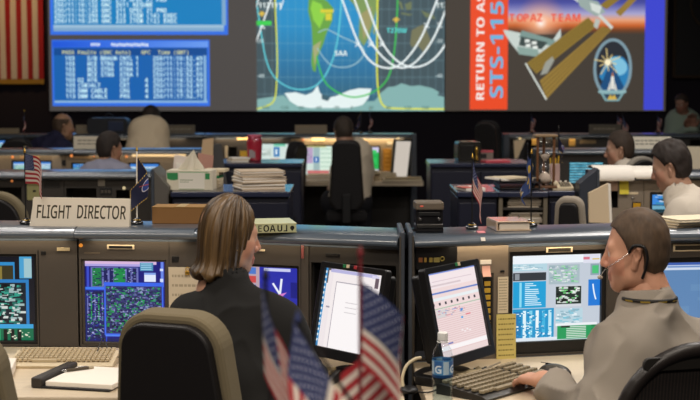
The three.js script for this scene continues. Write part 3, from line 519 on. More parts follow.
function shortHair(c0, c1, o = {}) {
  const th = o.th ?? .009, shell = ell(0, .040, -.018, .0765 + th, .088 + th, .097 + th), back = ell(0, -.01, -.045, .068 + th * .6, .07, .065 + th * .6);
    const earL = ell(.085, o.earY ?? -.02, -.006, .03, .046, .036), earR = ell(-.085, o.earY ?? -.02, -.006, .03, .046, .036);
  const f = (x, y, z) => {
    let d = smin(shell(x, y, z), back(x, y, z), .03);
    d -= (o.rough ?? .002) * (vnoise(x * 60, y * 30, z * 60) - .5) * 2 + (o.wave ?? 0) * (vnoise(x * 28, y * 28, z * 28) - .4);
    { const q = Math.max(0, Math.min(1, (y - .0) / .072)), gz = y > (o.line ?? .078) ? .055 + (y - (o.line ?? .078)) * 9 : (o.side ?? .018) + .037 * q * q; d = smax(d, (z - gz) * .6, .007); } d = smax(d, -earL(x, y, z), .006); d = smax(d, -earR(x, y, z), .006);
    d = smax(d, (o.nape ?? -.06) - y, .01);
    if (o.bald) d = smax(d, y - o.bald, .012);
    return d;
  };
  return { f, color: (x, y, z) => { const n = .35 * vnoise(x * 200, y * 60, z * 200) + .65 * vnoise(x * 40, y * 40, z * 40); return [0, 1, 2].map(i => c0[i] + (c1[i] - c0[i]) * n); }, mat: o.mat };
}

// ------------------------------------------------------------------ the room
const XW = 6.2, ZB = 1.6;
struct('floor', bx(2 * XW + .4, .2, ZB - WALLZ + .4, 0, -.1, (ZB + WALLZ) / 2), mat.floor);
struct('ceiling', bx(2 * XW + .4, .2, ZB - WALLZ + .4, 0, CEIL + .1, (ZB + WALLZ) / 2), mat.ceiling);
struct('wall_left', bx(.2, CEIL, ZB - WALLZ, -XW - .1, CEIL / 2, (ZB + WALLZ) / 2), mat.wall);
struct('wall_right', bx(.2, CEIL, ZB - WALLZ, XW + .1, CEIL / 2, (ZB + WALLZ) / 2), mat.wall);
struct('wall_back', bx(2 * XW + .4, CEIL, .2, 0, CEIL / 2, ZB + .1), mat.wall);
struct('wall_front', bx(2 * XW + .4, CEIL, .2, 0, CEIL / 2, WALLZ - .1), mat.wall);
TROFFERS.forEach(([x, z, w, d, k], i) => {
  const t = thing('ceiling_light', 'warm ceiling light panel, ' + ['left one above the woman', 'right one above the man in tan', 'large one behind the camera', 'left one before the second row', 'right one before the second row', 'left one before the third row', 'right one before the third row', 'left one before the front row', 'middle one before the front row', 'right one before the front row'][i], 'ceiling light', [x, CEIL, z], 0);
  part('frame', ext(rrect(w + .06, d + .06, .01), .03, 0, [rrect(w, d, .01)]).rotateX(Math.PI / 2).translate(0, 0, 0), mat.bezelGrey, t);
  part('diffuser', bx(w, .008, d, 0, -.006, 0), glow(0xffd9ae, .8), t);
  areaLight(V(x, CEIL - .035, z), V(x, 0, z), w, d, new THREE.Color(...(z < -4 ? [1, .94, .88] : WARM)), k * (z < -4 ? 1.15 : 1), 'ceiling_panel');
});

// ------------------------------------------------------------------ projection screens and what hangs on the front wall
function wallScreen(name, label, x0, x1, tex, col, k) {
  const d = -WALLZ - .06, a = at(x0, 111, d), b = at(x1, -45, d), w = b.x - a.x, h = b.y - a.y;
  const t = thing(name, label, 'projection screen', [(a.x + b.x) / 2, a.y, -d]);
  part('screen_surface', plane(w, h, 0, h / 2, .012), screenMat(tex, 1), t);
  part('backing', rb(w, h, .04, 0, h / 2, -.012, .004), mat.bezel, t);
  areaLight(V((a.x + b.x) / 2, a.y + h / 2, -d + .03), V((a.x + b.x) / 2, a.y + h / 2, 0), w, h, col, k, 'screen_light');
}
wallScreen('projection_screen', 'large wall screen showing two blue windows of white fault text', 50, 257, leftScreenTex, new THREE.Color(.05, .12, .24), .6);
wallScreen('projection_screen', 'large wall screen showing a world map crossed by orbit tracks', 257, 445, mapTex, new THREE.Color(.12, .3, .34), .6);
wallScreen('projection_screen', 'large wall screen showing a spacecraft slide with orange RETURN TO banner', 445, 668, slideTex, new THREE.Color(.16, .1, .1), .6);
{
  const d = -WALLZ - .05, a = at(-26, 79, d), b = at(42, -60, d), w = b.x - a.x, h = b.y - a.y;
  const t = thing('wall_flag', 'large striped national flag with gold fringe hanging on the dark wall', 'flag', [(a.x + b.x) / 2, a.y, -d]);
  const g = new THREE.PlaneGeometry(w, h, 60, 40); const p = g.attributes.position, uv = g.attributes.uv;
  for (let i = 0; i < p.count; i++) { const u = (p.getX(i) / w + .5); p.setZ(i, .015 + .012 * Math.sin(u * 38) * (1.2 - (p.getY(i) / h + .5)) + .006 * Math.sin(u * 17 + p.getY(i) * 3)); }
  for (let i = 0; i < p.count; i++) { const u = uv.getX(i), v = uv.getY(i); uv.setXY(i, 1 - v, 1 - u); }
  g.computeVertexNormals(); g.translate(0, h / 2, 0);
  part('cloth', g, new THREE.MeshStandardMaterial({ map: canv(304, 208, (c, W, H) => { c.drawImage(usTex.image, 0, 0); }), roughness: .95, side: THREE.DoubleSide }), t);
  const fr = []; for (let i = 0; i < 70; i++) fr.push(bx(w / 76, .05, .012, -w / 2 + (i + .5) * w / 70, -.028, .015 + .01 * Math.sin(i * .55)));
  part('fringe', fr, M(0xb08a35, .8), t); part('hanging_rod', bar(V(-w / 2 - .04, h + .01, .02), V(w / 2 + .04, h + .01, .02), .018), mat.gold, t);
  const c = V((a.x + b.x) / 2, a.y + h / 2, -d), lp = c.clone().add(V(.2, 1.2, 1.6)); lp.y = CEIL - .12;
  const s = thing('spotlight', 'small black ceiling spotlight aimed at the striped wall flag', 'spotlight', [lp.x, CEIL, lp.z]);
  part('housing', cy(.05, .06, .1, 0, -.05, 0), mat.black, s); part('bulb', sp(.03, 0, -.115, 0), glow(0xffd9a0, 3), s);
  const L = new THREE.SpotLight(0xffcf90, 6, 6, .55, .7, 2); L.position.copy(lp); L.target.position.copy(c); L.castShadow = true; scene.add(L, L.target);
}
{
  const d = -WALLZ - .05, a = at(672, 78, d), b = at(735, -40, d), w = b.x - a.x, h = b.y - a.y;
  const t = thing('framed_plaque', 'dark framed panel with a thin brass edge right of the screens', 'plaque', [(a.x + b.x) / 2, a.y, -d]);
  part('frame', ext(rrect(w, h, .02, 4, 0, h / 2), .03, .004, [rrect(w - .05, h - .05, .01, 4, 0, h / 2)]), M(0x3b2a18, .5, { metalness: .4 }), t);
  part('backing', bx(w - .04, h - .04, .02, 0, h / 2, .01), mat.black, t);
  part('emblem_ring', new THREE.TorusGeometry(.26, .012, 8, 40).translate(.12, h * .62, .03), M(0x4a3a24, .5), t);
}

// ------------------------------------------------------------------ consoles
const DESK = .70, LEDGE = 1.09, LIP = 1.055;
const ledgeProfile = [[-.24, 1.045], [-.24, LEDGE - .004], [-.236, LEDGE], [-.022, LEDGE], [-.012, 1.0885], [0, 1.0855], [.009, 1.080], [.014, 1.073], [.0155, 1.066], [.013, 1.060], [.008, 1.0565], [0, LIP], [-.005, LIP], [-.005, 1.076], [-.034, 1.076], [-.034, 1.045]];
function ledge(a, b, label, gap = .0015) {
  const fr = frame(a, b);
  const m = part('console_ledge', prism(ledgeProfile, -fr.w / 2 + gap, fr.w / 2 - gap, .5), mat.ledge, scene);
  m.position.set(...fr.pos); m.rotation.y = fr.th; m.userData = { label, category: 'console ledge' };
  return fr;
}
function holeOf(r) { return [[r.x - r.w / 2, r.y - r.h / 2], [r.x + r.w / 2, r.y - r.h / 2], [r.x + r.w / 2, r.y + r.h / 2], [r.x - r.w / 2, r.y + r.h / 2]]; }
const FACE = -.034;
// one bay under the ledge: a face with openings, its displays, a closed body behind and a plinth below the desk
function bay(a, b, label, displays = [], opt = {}) {
  const fr = frame(a, b), w = fr.w - .003, y0 = DESK + .001, y1 = 1.044, t = thing('console_bay', label, 'console bay', fr.pos, fr.th, opt.group);
  const ds = displays.map(d => ({ ...d, r: fr.rect(...d.px, FACE) }));
  for (const d of ds) { const e = .006; const lo = Math.max(d.r.x - d.r.w / 2, -w / 2 + e), hi = Math.min(d.r.x + d.r.w / 2, w / 2 - e), b0 = Math.max(d.r.y - d.r.h / 2, y0 + e), b1 = Math.min(d.r.y + d.r.h / 2, y1 - e); d.r = { x: (lo + hi) / 2, y: (b0 + b1) / 2, w: hi - lo, h: b1 - b0 }; }
  part('face_panel', ext([[-w / 2, y0], [w / 2, y0], [w / 2, y1], [-w / 2, y1]], .016, 0, ds.map(d => holeOf(d.r))).translate(0, 0, FACE - .016), opt.face ?? mat.panel, t);
  const body = [bx(w, y1 - y0, .01, 0, (y0 + y1) / 2, -.2), bx(w, .008, .14, 0, y1 - .004, -.125), bx(.008, y1 - y0, .14, -w / 2 + .004, (y0 + y1) / 2, -.125), bx(.008, y1 - y0, .14, w / 2 - .004, (y0 + y1) / 2, -.125)];
  part('inner_housing', body, mat.recess, t);
  part('plinth', [rb(w, DESK - .045, .22, 0, (DESK - .045) / 2, -.15, .004)], mat.panelDark, t);
  for (const d of ds) {
    if (!d.tex) continue;
    const r = d.r, m = d.m ?? .012, iw = r.w - 2 * m, ih = r.h - 2 * m - (d.chin ?? 0), iy = r.y + (d.chin ?? 0) / 2;
    const mon = part('monitor', ext(rrect(r.w - .002, r.h - .002, .006, 3, r.x, r.y), .02, .0015, [rrect(iw, ih, .003, 2, r.x, iy)]).translate(0, 0, FACE - .03), d.bezel ?? mat.bezel, t);
    part('screen', plane(iw + .004, ih + .004, r.x, iy, FACE - .022), screenMat(d.tex, d.k ?? 1), mon);
    if (d.light) { const c = fr.world(r.x, iy, FACE - .005); areaLight(c, c.clone().add(fr.n), iw, ih, new THREE.Color(...d.light), .35, 'monitor_light'); }
  }
  fr.t = t; return fr;
}
function plate(fr, px, m, name = 'label_plate', parent, depth = .003, z = FACE) { const r = fr.rect(...px, z); return part(name, rb(r.w, r.h, depth, r.x, r.y, z + depth / 2, .001, 1), m, parent ?? fr.t); }
function lampDot(fr, px, py, r, hex, k) { const p = fr.loc(px, py, FACE); return part('indicator_lamp', cy(r, r * 1.1, .006, 0, 0, 0, 14).rotateX(Math.PI / 2).translate(p[0], p[1], FACE + .003), glow(hex, k), fr.t); }
const textMat = (w, h, bg, fg, lines, font, emis) => new THREE.MeshStandardMaterial({ roughness: .8, map: canv(w, h, (c) => { c.fillStyle = bg; c.fillRect(0, 0, w, h); c.fillStyle = fg; c.font = font; c.textAlign = 'center'; c.textBaseline = 'middle'; lines.forEach(([t, x, y]) => c.fillText(t, x * w, y * h)); }) });
const scribble = (w, h, bg, fg, n, sx = 4) => new THREE.MeshStandardMaterial({ roughness: .85, map: canv(w, h, (c) => { c.fillStyle = bg; c.fillRect(0, 0, w, h); c.fillStyle = fg; for (let k = 0; k < n; k++) { let x = w * .1; const y = h * (k + .8) / (n + 1.2); while (x < w * .85) { const l = w / sx * (.15 + .35 * rnd()); c.fillRect(x, y, l, h / n * .22); x += l + w * .03; } } }) });

const A0 = planPt(-70, 238.5, LIP), A1 = planPt(75, 238.7, LIP), B1 = planPt(195, 240, LIP), C1 = planPt(399, 248, LIP), D0 = planPt(413, 248, LIP), E1 = planPt(645, 241.4, LIP), G1 = planPt(800, 239, LIP);
const onLine = (a, b, x0, x1, x) => { const fr = frame(a, b); const p = fr.loc(x, 245, 0)[0]; const q = fr.world(p, 0, 0); return [q.x, q.z]; };
const C305 = onLine(B1, C1, 0, 0, 305), D508 = onLine(D0, E1, 0, 0, 508);
const fA = ledge(A0, A1, 'blue-grey console ledge at the far left end of the near row');
const fB = ledge(A1, B1, 'blue-grey console ledge under the name sign');
const fC = ledge(B1, C1, 'blue-grey console ledge carrying the thick yellow book');
const fD = ledge(D0, E1, 'blue-grey console ledge carrying the red-tinged binder and black desk device');
const fE = ledge(E1, G1, 'blue-grey console ledge under the cream folders behind the man');
const bA = bay(A0, A1, 'near console bay at far left with dark blue-green display', [{ px: [-45, 254, 38, 352], tex: texDark, m: .008, light: [.05, .15, .18] }]);
plate(bA, [57, 247.6, 70, 251], scribble(64, 16, '#b8a988', '#3a3226', 1, 2.5));
plate(bA, [41, 251, 46, 255], mat.black, 'latch'); plate(bA, [38.5, 250, 39.4, 352], mat.black, 'panel_joint', null, .001);
const bB = bay(A1, B1, 'near console bay under the name sign with purple-blue schematic display', [{ px: [79, 259, 167, 348.5], tex: texSchematic, m: .006, bezel: mat.bezelGrey, light: [.12, .12, .4] }]);
lampDot(bB, 81, 245.3, .0055, 0xff9a30, .75);
plate(bB, [107, 244.6, 134.5, 249.4], mat.cream, 'label_frame', null, .002); plate(bB, [109, 245.6, 132.5, 248.4], mat.black, 'label_slot', null, .004);
plate(bB, [84, 252.2, 100, 253.8], scribble(64, 8, '#6b6053', '#1d1813', 1), 'engraved_text', null, .0006);
plate(bB, [169, 241, 170, 352], mat.black, 'panel_joint', null, .001); plate(bB, [172, 256, 179, 262], mat.black, 'latch');
const bC = bay(B1, C305, 'near console bay in front of the woman with red and blue display', [{ px: [207, 262, 299, 349], tex: texFaces, m: .008, light: [.2, .12, .4] }], { face: mat.panel });
plate(bC, [255, 249, 265, 251.5], mat.cream); plate(bC, [300.5, 242, 301.3, 352], mat.black, 'panel_joint', null, .001);
const bC3 = bay(C305, C1, 'near console bay left of the divider with a deep dark recess', [{ px: [308, 262, 396, 352] }], { face: mat.panelDark });
plate(bC3, [326, 253.2, 340, 257.2], mat.black, 'label_slot', null, .002); plate(bC3, [328, 254.2, 338, 256.2], scribble(64, 16, '#141210', '#a89c84', 1, 2.5), 'label_text', null, .003);
const bD = bay(D0, D508, 'near console bay right of the divider with tilted text monitor recess', [{ px: [415, 269, 456, 362] }, { px: [481, 274, 491, 346] }], { face: mat.panel });
plate(bD, [415, 246, 456, 268], mat.black, 'button_panel', null, .006);
for (const [x0, x1, col] of [[418, 422, '#a5683c'], [423.5, 426, '#b8933f'], [428.5, 432, '#b09a4a'], [433, 439, '#a89a58']]) plate(bD, [x0, 257.5, x1, 262], M(col, .5), 'button', null, .008);
{ const p = bD.loc(441.5, 258.5, FACE); part('button', new THREE.TorusGeometry(.006, .0018, 8, 20).translate(p[0], p[1], FACE + .008), M(0x9a8a3a, .5), bD.t); }
plate(bD, [457, 246.5, 507, 366], mat.panelLight, 'equipment_panel', null, .002);
plate(bD, [478, 273, 492.5, 349], mat.panelDark, 'equipment_rim', null, .006);
plate(bD, [480, 260, 491, 264], mat.paper, 'label_plate', null, .004); plate(bD, [500, 270, 504, 272], mat.black, 'latch', null, .006);
plate(bD, [482, 277, 491, 345], mat.black, 'indicator_strip', null, .008);
for (let k = 0; k < 9; k++) plate(bD, [483.5, 281 + k * 6.8, 489.5, 285.5 + k * 6.8], M(0xc9a437, .5), 'indicator_tile', null, .010);
const bE = bay(D508, E1, 'near console bay beside the man with a bright blue-white display', [{ px: [509.5, 252, 606, 364.5], tex: texMan, m: .0135, chin: .022, light: [.4, .5, .6] }]);
plate(bE, [546, 247.6, 572.5, 252], mat.cream, 'label_frame', null, .002); plate(bE, [548, 248.5, 570.5, 251.2], scribble(96, 16, '#2a2419', '#b8a368', 1, 2.5), 'label_text', null, .004);
plate(bE, [632, 244, 632.8, 362], mat.black, 'panel_joint', null, .001);
const bG = bay(E1, G1, 'near console bay behind the man with a plain blue display', [{ px: [654, 258, 778, 362], tex: texBlue, m: .016, light: [.15, .28, .5] }]);
plate(bG, [673, 244.5, 704, 251], mat.cream, 'label_frame', null, .002); plate(bG, [675, 246, 702, 249.6], scribble(96, 16, '#2a2419', '#b8a368', 1, 2.5), 'label_text', null, .004);
// end panels between the two halves of the row
[[399.3, 'grey console end panel on the left side of the divider gap'], [408.0, 'grey console end panel on the right side of the divider gap']].forEach(([x, label], i) => {
  const p = at(x, 240, 4.19), q = at(x + 5.2, 240, 4.19), t = thing('console_end_panel', label, 'console panel', [(p.x + q.x) / 2, 0, -4.19]);
  part('panel', rb(q.x - p.x, 1.108, .27, 0, .554, -.1, .005), mat.steel, t); part('edge_trim', rb(.005, 1.09, .006, i ? .006 : -.006, .55, .037, .002), mat.bezelGrey, t);
});
// desks
single('console_desk', 'long cream laminate desk of the near row in front of the woman', 'desk', slab([[A0[0], A0[1] - .03], [A1[0], A1[1] - .03], [B1[0], B1[1] - .03], [C1[0], C1[1] - .03], [C1[0], C1[1] + .62], [B1[0], B1[1] + .66], [A0[0], A0[1] + .69]], DESK - .04, DESK), mat.desk);
single('console_desk', 'cream laminate desk under the black keyboard in front of the man', 'desk', slab([[D0[0], D0[1] - .03], [E1[0], E1[1] - .03], [G1[0], G1[1] - .03], [G1[0], G1[1] + .66], [D0[0] + .02, D0[1] + .62]], DESK - .04, DESK), mat.desk);
// under-ledge task lamps
function taskLamp(fr, w, k, label, x = 0) {
  const o = fr.world(x, 0, -.0195), t = thing('task_lamp', label, 'task lamp', [o.x, 1.0755, o.z], fr.th);
  part('housing', rb(w, .008, .024, 0, -.004, 0, .002), mat.bezelGrey, t); part('tube', bx(w - .02, .003, .012, 0, -.0095, .002), glow(0xffd8a0, .55), t);
  areaLight(fr.world(x, 1.062, -.017), fr.world(x, 0, .32), w, .02, new THREE.Color(1, .8, .55), k, 'task_light');
}
const TL = s => 'slim task lamp under the console ledge ' + s;
taskLamp(fB, .3, 15, TL('below the name sign')); taskLamp(fA, .3, 15, TL('at near far left'), .05); taskLamp(fC, .4, 9, TL('below the thick book')); taskLamp(fD, .5, 17, TL('below the cream binder'));

// ------------------------------------------------------------------ things on the near row
const planeTexBox = (w, h, mm, x, y, z) => new THREE.Mesh(plane(w, h, x, y, z), mm);
{ // FLIGHT DIRECTOR tent sign
  const a = at(30, 225.4, 4.5), b = at(129, 226.4, 4.47), fr = frame([a.x, a.z], [b.x, b.z]), w = fr.w, h = .092;
  const t = thing('name_sign', 'white tent sign reading FLIGHT DIRECTOR on the console ledge', 'sign', [fr.pos[0], LEDGE, fr.pos[2]], fr.th);
  const tilt = .12, q = [[-w / 2, 0], [w / 2, 0], [w / 2 + .003, h - .002], [-w / 2 + .012, h + .001]];
  part('board', ext(q, .0025, .0006).rotateX(-tilt), M(0xf0e7d6, .55), t); part('rear_board', ext(q, .0025).rotateX(tilt).translate(0, 0, -.026), M(0xe8deca, .6), t);
  const lm = new THREE.MeshStandardMaterial({ roughness: .6, map: canv(1024, 256, (c) => { c.fillStyle = '#f0e7d6'; c.fillRect(0, 0, 1024, 256); c.fillStyle = '#3f3722'; c.font = '172px sans-serif'; for (const [s, x, w] of [['FLIGHT', 34, 375], ['DIRECTOR', 468, 530]]) { c.save(); c.translate(x, 186); c.transform(w / c.measureText(s).width, .008, -.06, 1, 0, 0); c.fillText(s, 0, 0); c.strokeStyle = '#3f3722'; c.lineWidth = 5; c.strokeText(s, 0, 0); c.restore(); } }) });
  part('lettering', plane(w * .965, h * .93, .003, h * .5, .0036).rotateX(-tilt), lm, t);
}
function clothGeo(o, hoistDir = V(0, -1, 0)) {                       // flag hanging from a staff: u along the fly, v down the hoist; path = [u, yaw, droop] turns of the fly
  const nu = 32, nv = 18, P = [], UV = [], I = [], path = o.path ?? [[0, o.yaw, o.droop * .8], [1, o.yaw, o.droop * 1.15]];
  const cur = [V(0, 0, 0)], nrm = []; 
  for (let i = 0; i <= nu; i++) {
    const u = i / nu; let k = 0; while (k < path.length - 2 && u > path[k + 1][0]) k++;
    let t = Math.max(0, Math.min(1, (u - path[k][0]) / (path[k + 1][0] - path[k][0]))); t = t * t * (3 - 2 * t);
    const y = path[k][1] + (path[k + 1][1] - path[k][1]) * t, d = path[k][2] + (path[k + 1][2] - path[k][2]) * t;
    nrm.push(V(-Math.sin(y), 0, Math.cos(y))); if (i < nu) cur.push(cur[i].clone().add(V(Math.cos(d) * Math.cos(y), -Math.sin(d), Math.cos(d) * Math.sin(y)).multiplyScalar(o.fly / nu)));
  }
  for (let j = 0; j <= nv; j++) for (let i = 0; i <= nu; i++) {
    const u = i / nu, v = j / nv, p = cur[i].clone().addScaledVector(hoistDir, v * o.hoist * (1 - (o.gather ?? .2) * u)).addScaledVector(nrm[i], (o.amp ?? .012) * Math.min(1, u * 2.2) * Math.sin(u * (o.freq ?? 7) + v * (o.skew ?? 2.5) + (o.phase ?? 0)));
    P.push(p.x, p.y, p.z); UV.push(u, 1 - v);
  }
  for (let j = 0; j < nv; j++) for (let i = 0; i < nu; i++) { const a = j * (nu + 1) + i; I.push(a, a + nu + 1, a + 1, a + 1, a + nu + 1, a + nu + 2); }
  const g = new THREE.BufferGeometry(); g.setAttribute('position', new THREE.Float32BufferAttribute(P, 3)); g.setAttribute('uv', new THREE.Float32BufferAttribute(UV, 2)); g.setIndex(I); g.computeVertexNormals();
  return g;
}
const clothUS = new THREE.MeshPhysicalMaterial({ map: usTex, roughness: .8, side: THREE.DoubleSide, transmission: .15, thickness: 0 }), clothBlue = new THREE.MeshStandardMaterial({ map: blueFlagTex, roughness: .7, side: THREE.DoubleSide }), clothYB = new THREE.MeshStandardMaterial({ map: yellowBlueTex, roughness: .7, side: THREE.DoubleSide });
function tableFlag(label, pos, o, cm, group) {                       // pos: foot of the staff
  const t = thing('table_flag', label, 'flag', [pos.x, pos.y, pos.z], 0, group), H = o.height, lean = o.lean ?? 0;
  part('base', lathe([[0, 0], [.019, 0], [.021, .004], [.02, .009], [.012, .013], [.006, .02], [0, .02]]).scale(o.baseR ?? 1, 1, o.baseR ?? 1), mat.blackGloss, t);
  part('base_ring', new THREE.TorusGeometry(.0115 * (o.baseR ?? 1), .0018, 6, 24).rotateX(Math.PI / 2).translate(0, .0145, 0), mat.gold, t);
  part('staff', bar(V(0, .012, 0), V(lean * H, H, 0), .0023), o.staffMat ?? mat.black, t);
  part('finial', lathe([[0, 0], [.004, .002], [.0045, .006], [.002, .014], [0, .018]], 12).translate(lean * H, H - .002, 0), o.finMat ?? mat.gold, t);
  part('cloth', clothGeo(o, V(-lean, -1, 0).normalize()).translate(lean * (H - o.top) + (o.off?.[0] ?? 0), H - o.top, o.off?.[1] ?? 0), cm, t);
  return t;
}
const on = (px, d, y = LEDGE) => { const p = at(px, 225, d); return V(p.x, y, -d); };
tableFlag('small striped flag standing left of the name sign', on(26, 4.55), { height: .235, top: .004, hoist: .098, fly: .135, path: [[0, .8, .05], [.35, .8, .1], [.7, .85, .95], [1, .6, 1.2]], amp: .007, freq: 7, skew: 1.5, gather: .15 }, clothUS);
tableFlag('small navy flag with round badge standing right of the name sign', on(137, 4.55), { height: .24, top: .016, hoist: .10, fly: .15, path: [[0, .5, .75], [.36, .6, .9], [.5, 2.7, .8], [1, 2.9, .8]], amp: .006, freq: 7, skew: 3, gather: .3, lean: .01, staffMat: mat.paper }, clothBlue);
tableFlag('small striped flag standing between the black device and the binder', on(472, 4.40), { height: .225, top: .004, hoist: .10, fly: .14, path: [[0, .75, 1.15], [.5, .8, 1.25], [1, .9, 1.4]], amp: .008, freq: 7, skew: 2.0, gather: .3 }, clothUS);
tableFlag('small blue and yellow flag behind the binder on the ledge', on(531, 4.47), { height: .235, top: .01, hoist: .1, fly: .12, droop: 1.25, yaw: 2.4, curve: .5, amp: .013, freq: 8, skew: 3, gather: .5 }, clothYB);
{ // black desk device
  const p = on(428.5, 4.32), t = thing('desk_device', 'black boxy desk device with a grey sloped lid on the ledge', 'desk device', [p.x, p.y, p.z], .05), w = .084;
  part('body', prism([[-.05, 0], [.035, 0], [.04, .006], [.038, .022], [.025, .03], [.022, .07], [-.05, .07]], -w / 2, w / 2, .4), mat.blackGloss, t);
  part('lid', rb(w + .004, .026, .085, 0, .083, -.006, .006, 3).rotateX(.0), M(0x6a5f52, .45), t); part('paper_slot', rb(w * .8, .012, .01, 0, .058, .026, .002), mat.black, t);
  part('front_bumper', rb(w * .96, .014, .012, 0, .022, .04, .004), M(0x2a2826, .3), t); for (const s of [-1, 1]) part('clip', rb(.008, .008, .01, s * w * .34, .042, .028, .002), mat.chrome, t); part('indicator', rb(.01, .004, .003, -w * .3, .083, .0375, .001), glow(0xff6a50, .6), t);
}
{ // binder
  const a = at(497.5, 234.5, 4.28), t = thing('binder', 'thick cream binder with pink-lit cover lying on the ledge', 'binder', [at(509, 232, 4.40).x, LEDGE, -4.41], .12), w = .108, dp = .15, h = .029;
  part('cover', [rb(w, .004, dp, 0, h, 0, .0015), rb(w, .004, dp, 0, .003, 0, .0015), rb(.004, h - .002, dp, -w / 2, h / 2, 0, .0015)], M(0xd8c0a4, .25, { clearcoat: 1, clearcoatRoughness: .12 }), t);
  part('pages', rb(w - .012, h - .01, dp - .012, .002, h / 2, 0, .001), mat.paperEdge, t, 'cream page block'); for (const s of [-1, 1]) part('corner_clip', rb(.008, .01, .008, w / 2 - .005, h + .002, s * dp * .44, .002), mat.chrome, t);
}
{ const r = on(481, 4.31), t = thing('pink_card', 'small pink card lying between flag and binder', 'card', [r.x, LEDGE, r.z + .005]); part('card', rb(.024, .002, .05, 0, .001, 0, .0006, 1), M(0xe08a90, .5), t); }
{ // thick book with hand-lettered edge
  const a = at(256.6, 230.7, 4.31), b = at(296, 232.4, 4.27), fr = frame([a.x, a.z], [b.x, b.z]); const t = thing('book', 'thick pale yellow book with black letters along its edge', 'book', [fr.pos[0], LEDGE, fr.pos[2]], .18), w = .125, dp = .17, h = .028;
  part('pages', rb(w - .002, h - .004, dp - .003, 0, h / 2, -dp / 2, .001), new THREE.MeshStandardMaterial({ color: 0xb8a050, roughness: .9 }), t);
  part('cover', [rb(w + .004, .0025, dp, 0, h, -dp / 2, .001), rb(w + .004, .0025, dp, 0, .0013, -dp / 2, .001)], M(0xd9d7a8, .35, { clearcoat: .4 }), t);
  part('lettered_edge', plane(w, h - .003, 0, h / 2, .0004), new THREE.MeshStandardMaterial({ roughness: .8, map: canv(640, 128, (c) => { c.fillStyle = '#bcbf94'; c.fillRect(0, 0, 640, 128); c.fillStyle = '#12120c'; c.font = 'bold 144px sans-serif'; c.textBaseline = 'middle'; c.globalAlpha = .55; c.fillText('E', 20, 66); c.globalAlpha = 1; c.fillText('O', 108, 66); c.fillText('A', 216, 66); c.fillText('U', 326, 66); c.save(); c.translate(510, 0); c.scale(-1, 1); c.fillText('L', 0, 66); c.restore(); c.beginPath(); c.arc(575, 60, 34, 0, 7); c.fill(); c.beginPath(); c.moveTo(548, 80); c.lineTo(575, 112); c.lineTo(602, 80); c.fill(); }) }), t);
}
{ const a = on(182, 4.60), t = thing('cardboard_box', 'flat brown cardboard box lying at the back of the ledge', 'box', [a.x, LEDGE, a.z - .02], -.03); part('carton', rb(.185, .052, .11, 0, .026, 0, .002), mat.card, t); part('lid_flap', rb(.187, .004, .112, 0, .054, 0, .001), M(0x94703f, .85), t); part('tape', bx(.03, .0006, .112, 0, .0564, 0), M(0xb59a62, .4), t); }
{ // cream folders behind the man
  const a = on(686, 4.52); for (let k = 0; k < 3; k++) { const t = thing('folder', ['lowest cream folder of the stack behind the man', 'middle cream folder of the stack behind the man', 'topmost cream folder of the stack behind the man'][k], 'folder', [a.x + .012 * k, LEDGE + k * .0095, a.z + .012 * (k - 1)], [.5, .42, .35][k]); part('cover', [rb(.2, .0015, .14, 0, .0085, 0, .0006, 1), rb(.205, .0015, .143, 0, .001, 0, .0006, 1)], M([0xcdb891, 0xd8c6a2, 0xe2d6b8][k], .75), t); part('papers', rb(.19, .0068, .13, 0, .0048, .002, .001, 1), mat.paper, t); }
}
// tilted desktop monitors
function deskMonitor(label, p, yaw, tilt, sw, sh, tex, light, dark) {
  const t = thing('desk_monitor', label, 'monitor', [p.x, DESK, p.z], yaw), cyy = p.y - DESK, m = .014, chin = .026;
  const tiltM = new THREE.Matrix4().makeTranslation(0, cyy, 0).multiply(new THREE.Matrix4().makeRotationX(-tilt));
  const bez = part('bezel', ext(rrect(sw + 2 * m, sh + m + chin, .008, 4, 0, (m - chin) / 2), .02, .002, [rrect(sw, sh, .002, 2)]).translate(0, 0, -.016).applyMatrix4(tiltM), mat.bezel, t);
  part('screen', plane(sw + .004, sh + .004, 0, 0, -.004).applyMatrix4(tiltM), screenMat(tex, 1), bez);
  part('rear_shell', rb(sw + .01, sh + .01, .04, 0, -.004, -.038, .014, 3).applyMatrix4(tiltM), mat.black, t);
  part('neck', rb(.05, cyy - .02, .02, 0, (cyy - .02) / 2 + .01, -.075, .006), mat.black, t); part('foot', lathe([[0, 0], [.1, 0], [.105, .006], [.09, .014], [.03, .02], [0, .02]]).scale(1, 1, .8).translate(0, 0, -.05), mat.black, t);
  part('hinge', rb(.08, .05, .03, 0, cyy - .02, -.065, .01), mat.black, t);
  for (const [x, c] of dark) part('marker_tag', rb(.012, .01, .004, x, sh / 2 + m * .75, .006, .001).applyMatrix4(tiltM), c, t);
  const c = V(0, cyy, 0), n = V(0, Math.sin(tilt), Math.cos(tilt)); const R = new THREE.Matrix4().makeRotationY(yaw); c.add(n.clone().multiplyScalar(.006)); c.applyMatrix4(R).add(V(p.x, DESK, p.z)); n.applyMatrix4(R);
  areaLight(c, c.clone().add(n), sw, sh, new THREE.Color(...light), .35, 'monitor_light');
}
deskMonitor('tilted monitor with a white document page beside the divider', V(-.006, .894, -4.0), -.832, .197, .248, .234, texDoc, [.8, .74, .74], [[-.035, mat.green], [-.02, mat.cream], [.012, mat.red]]);
deskMonitor('tilted monitor with a pinkish table page behind the bottle', V(.315, .895, -4.0), .946, .22, .267, .244, texTable, [.75, .6, .58], [[.02, mat.green], [.034, mat.cream]]);
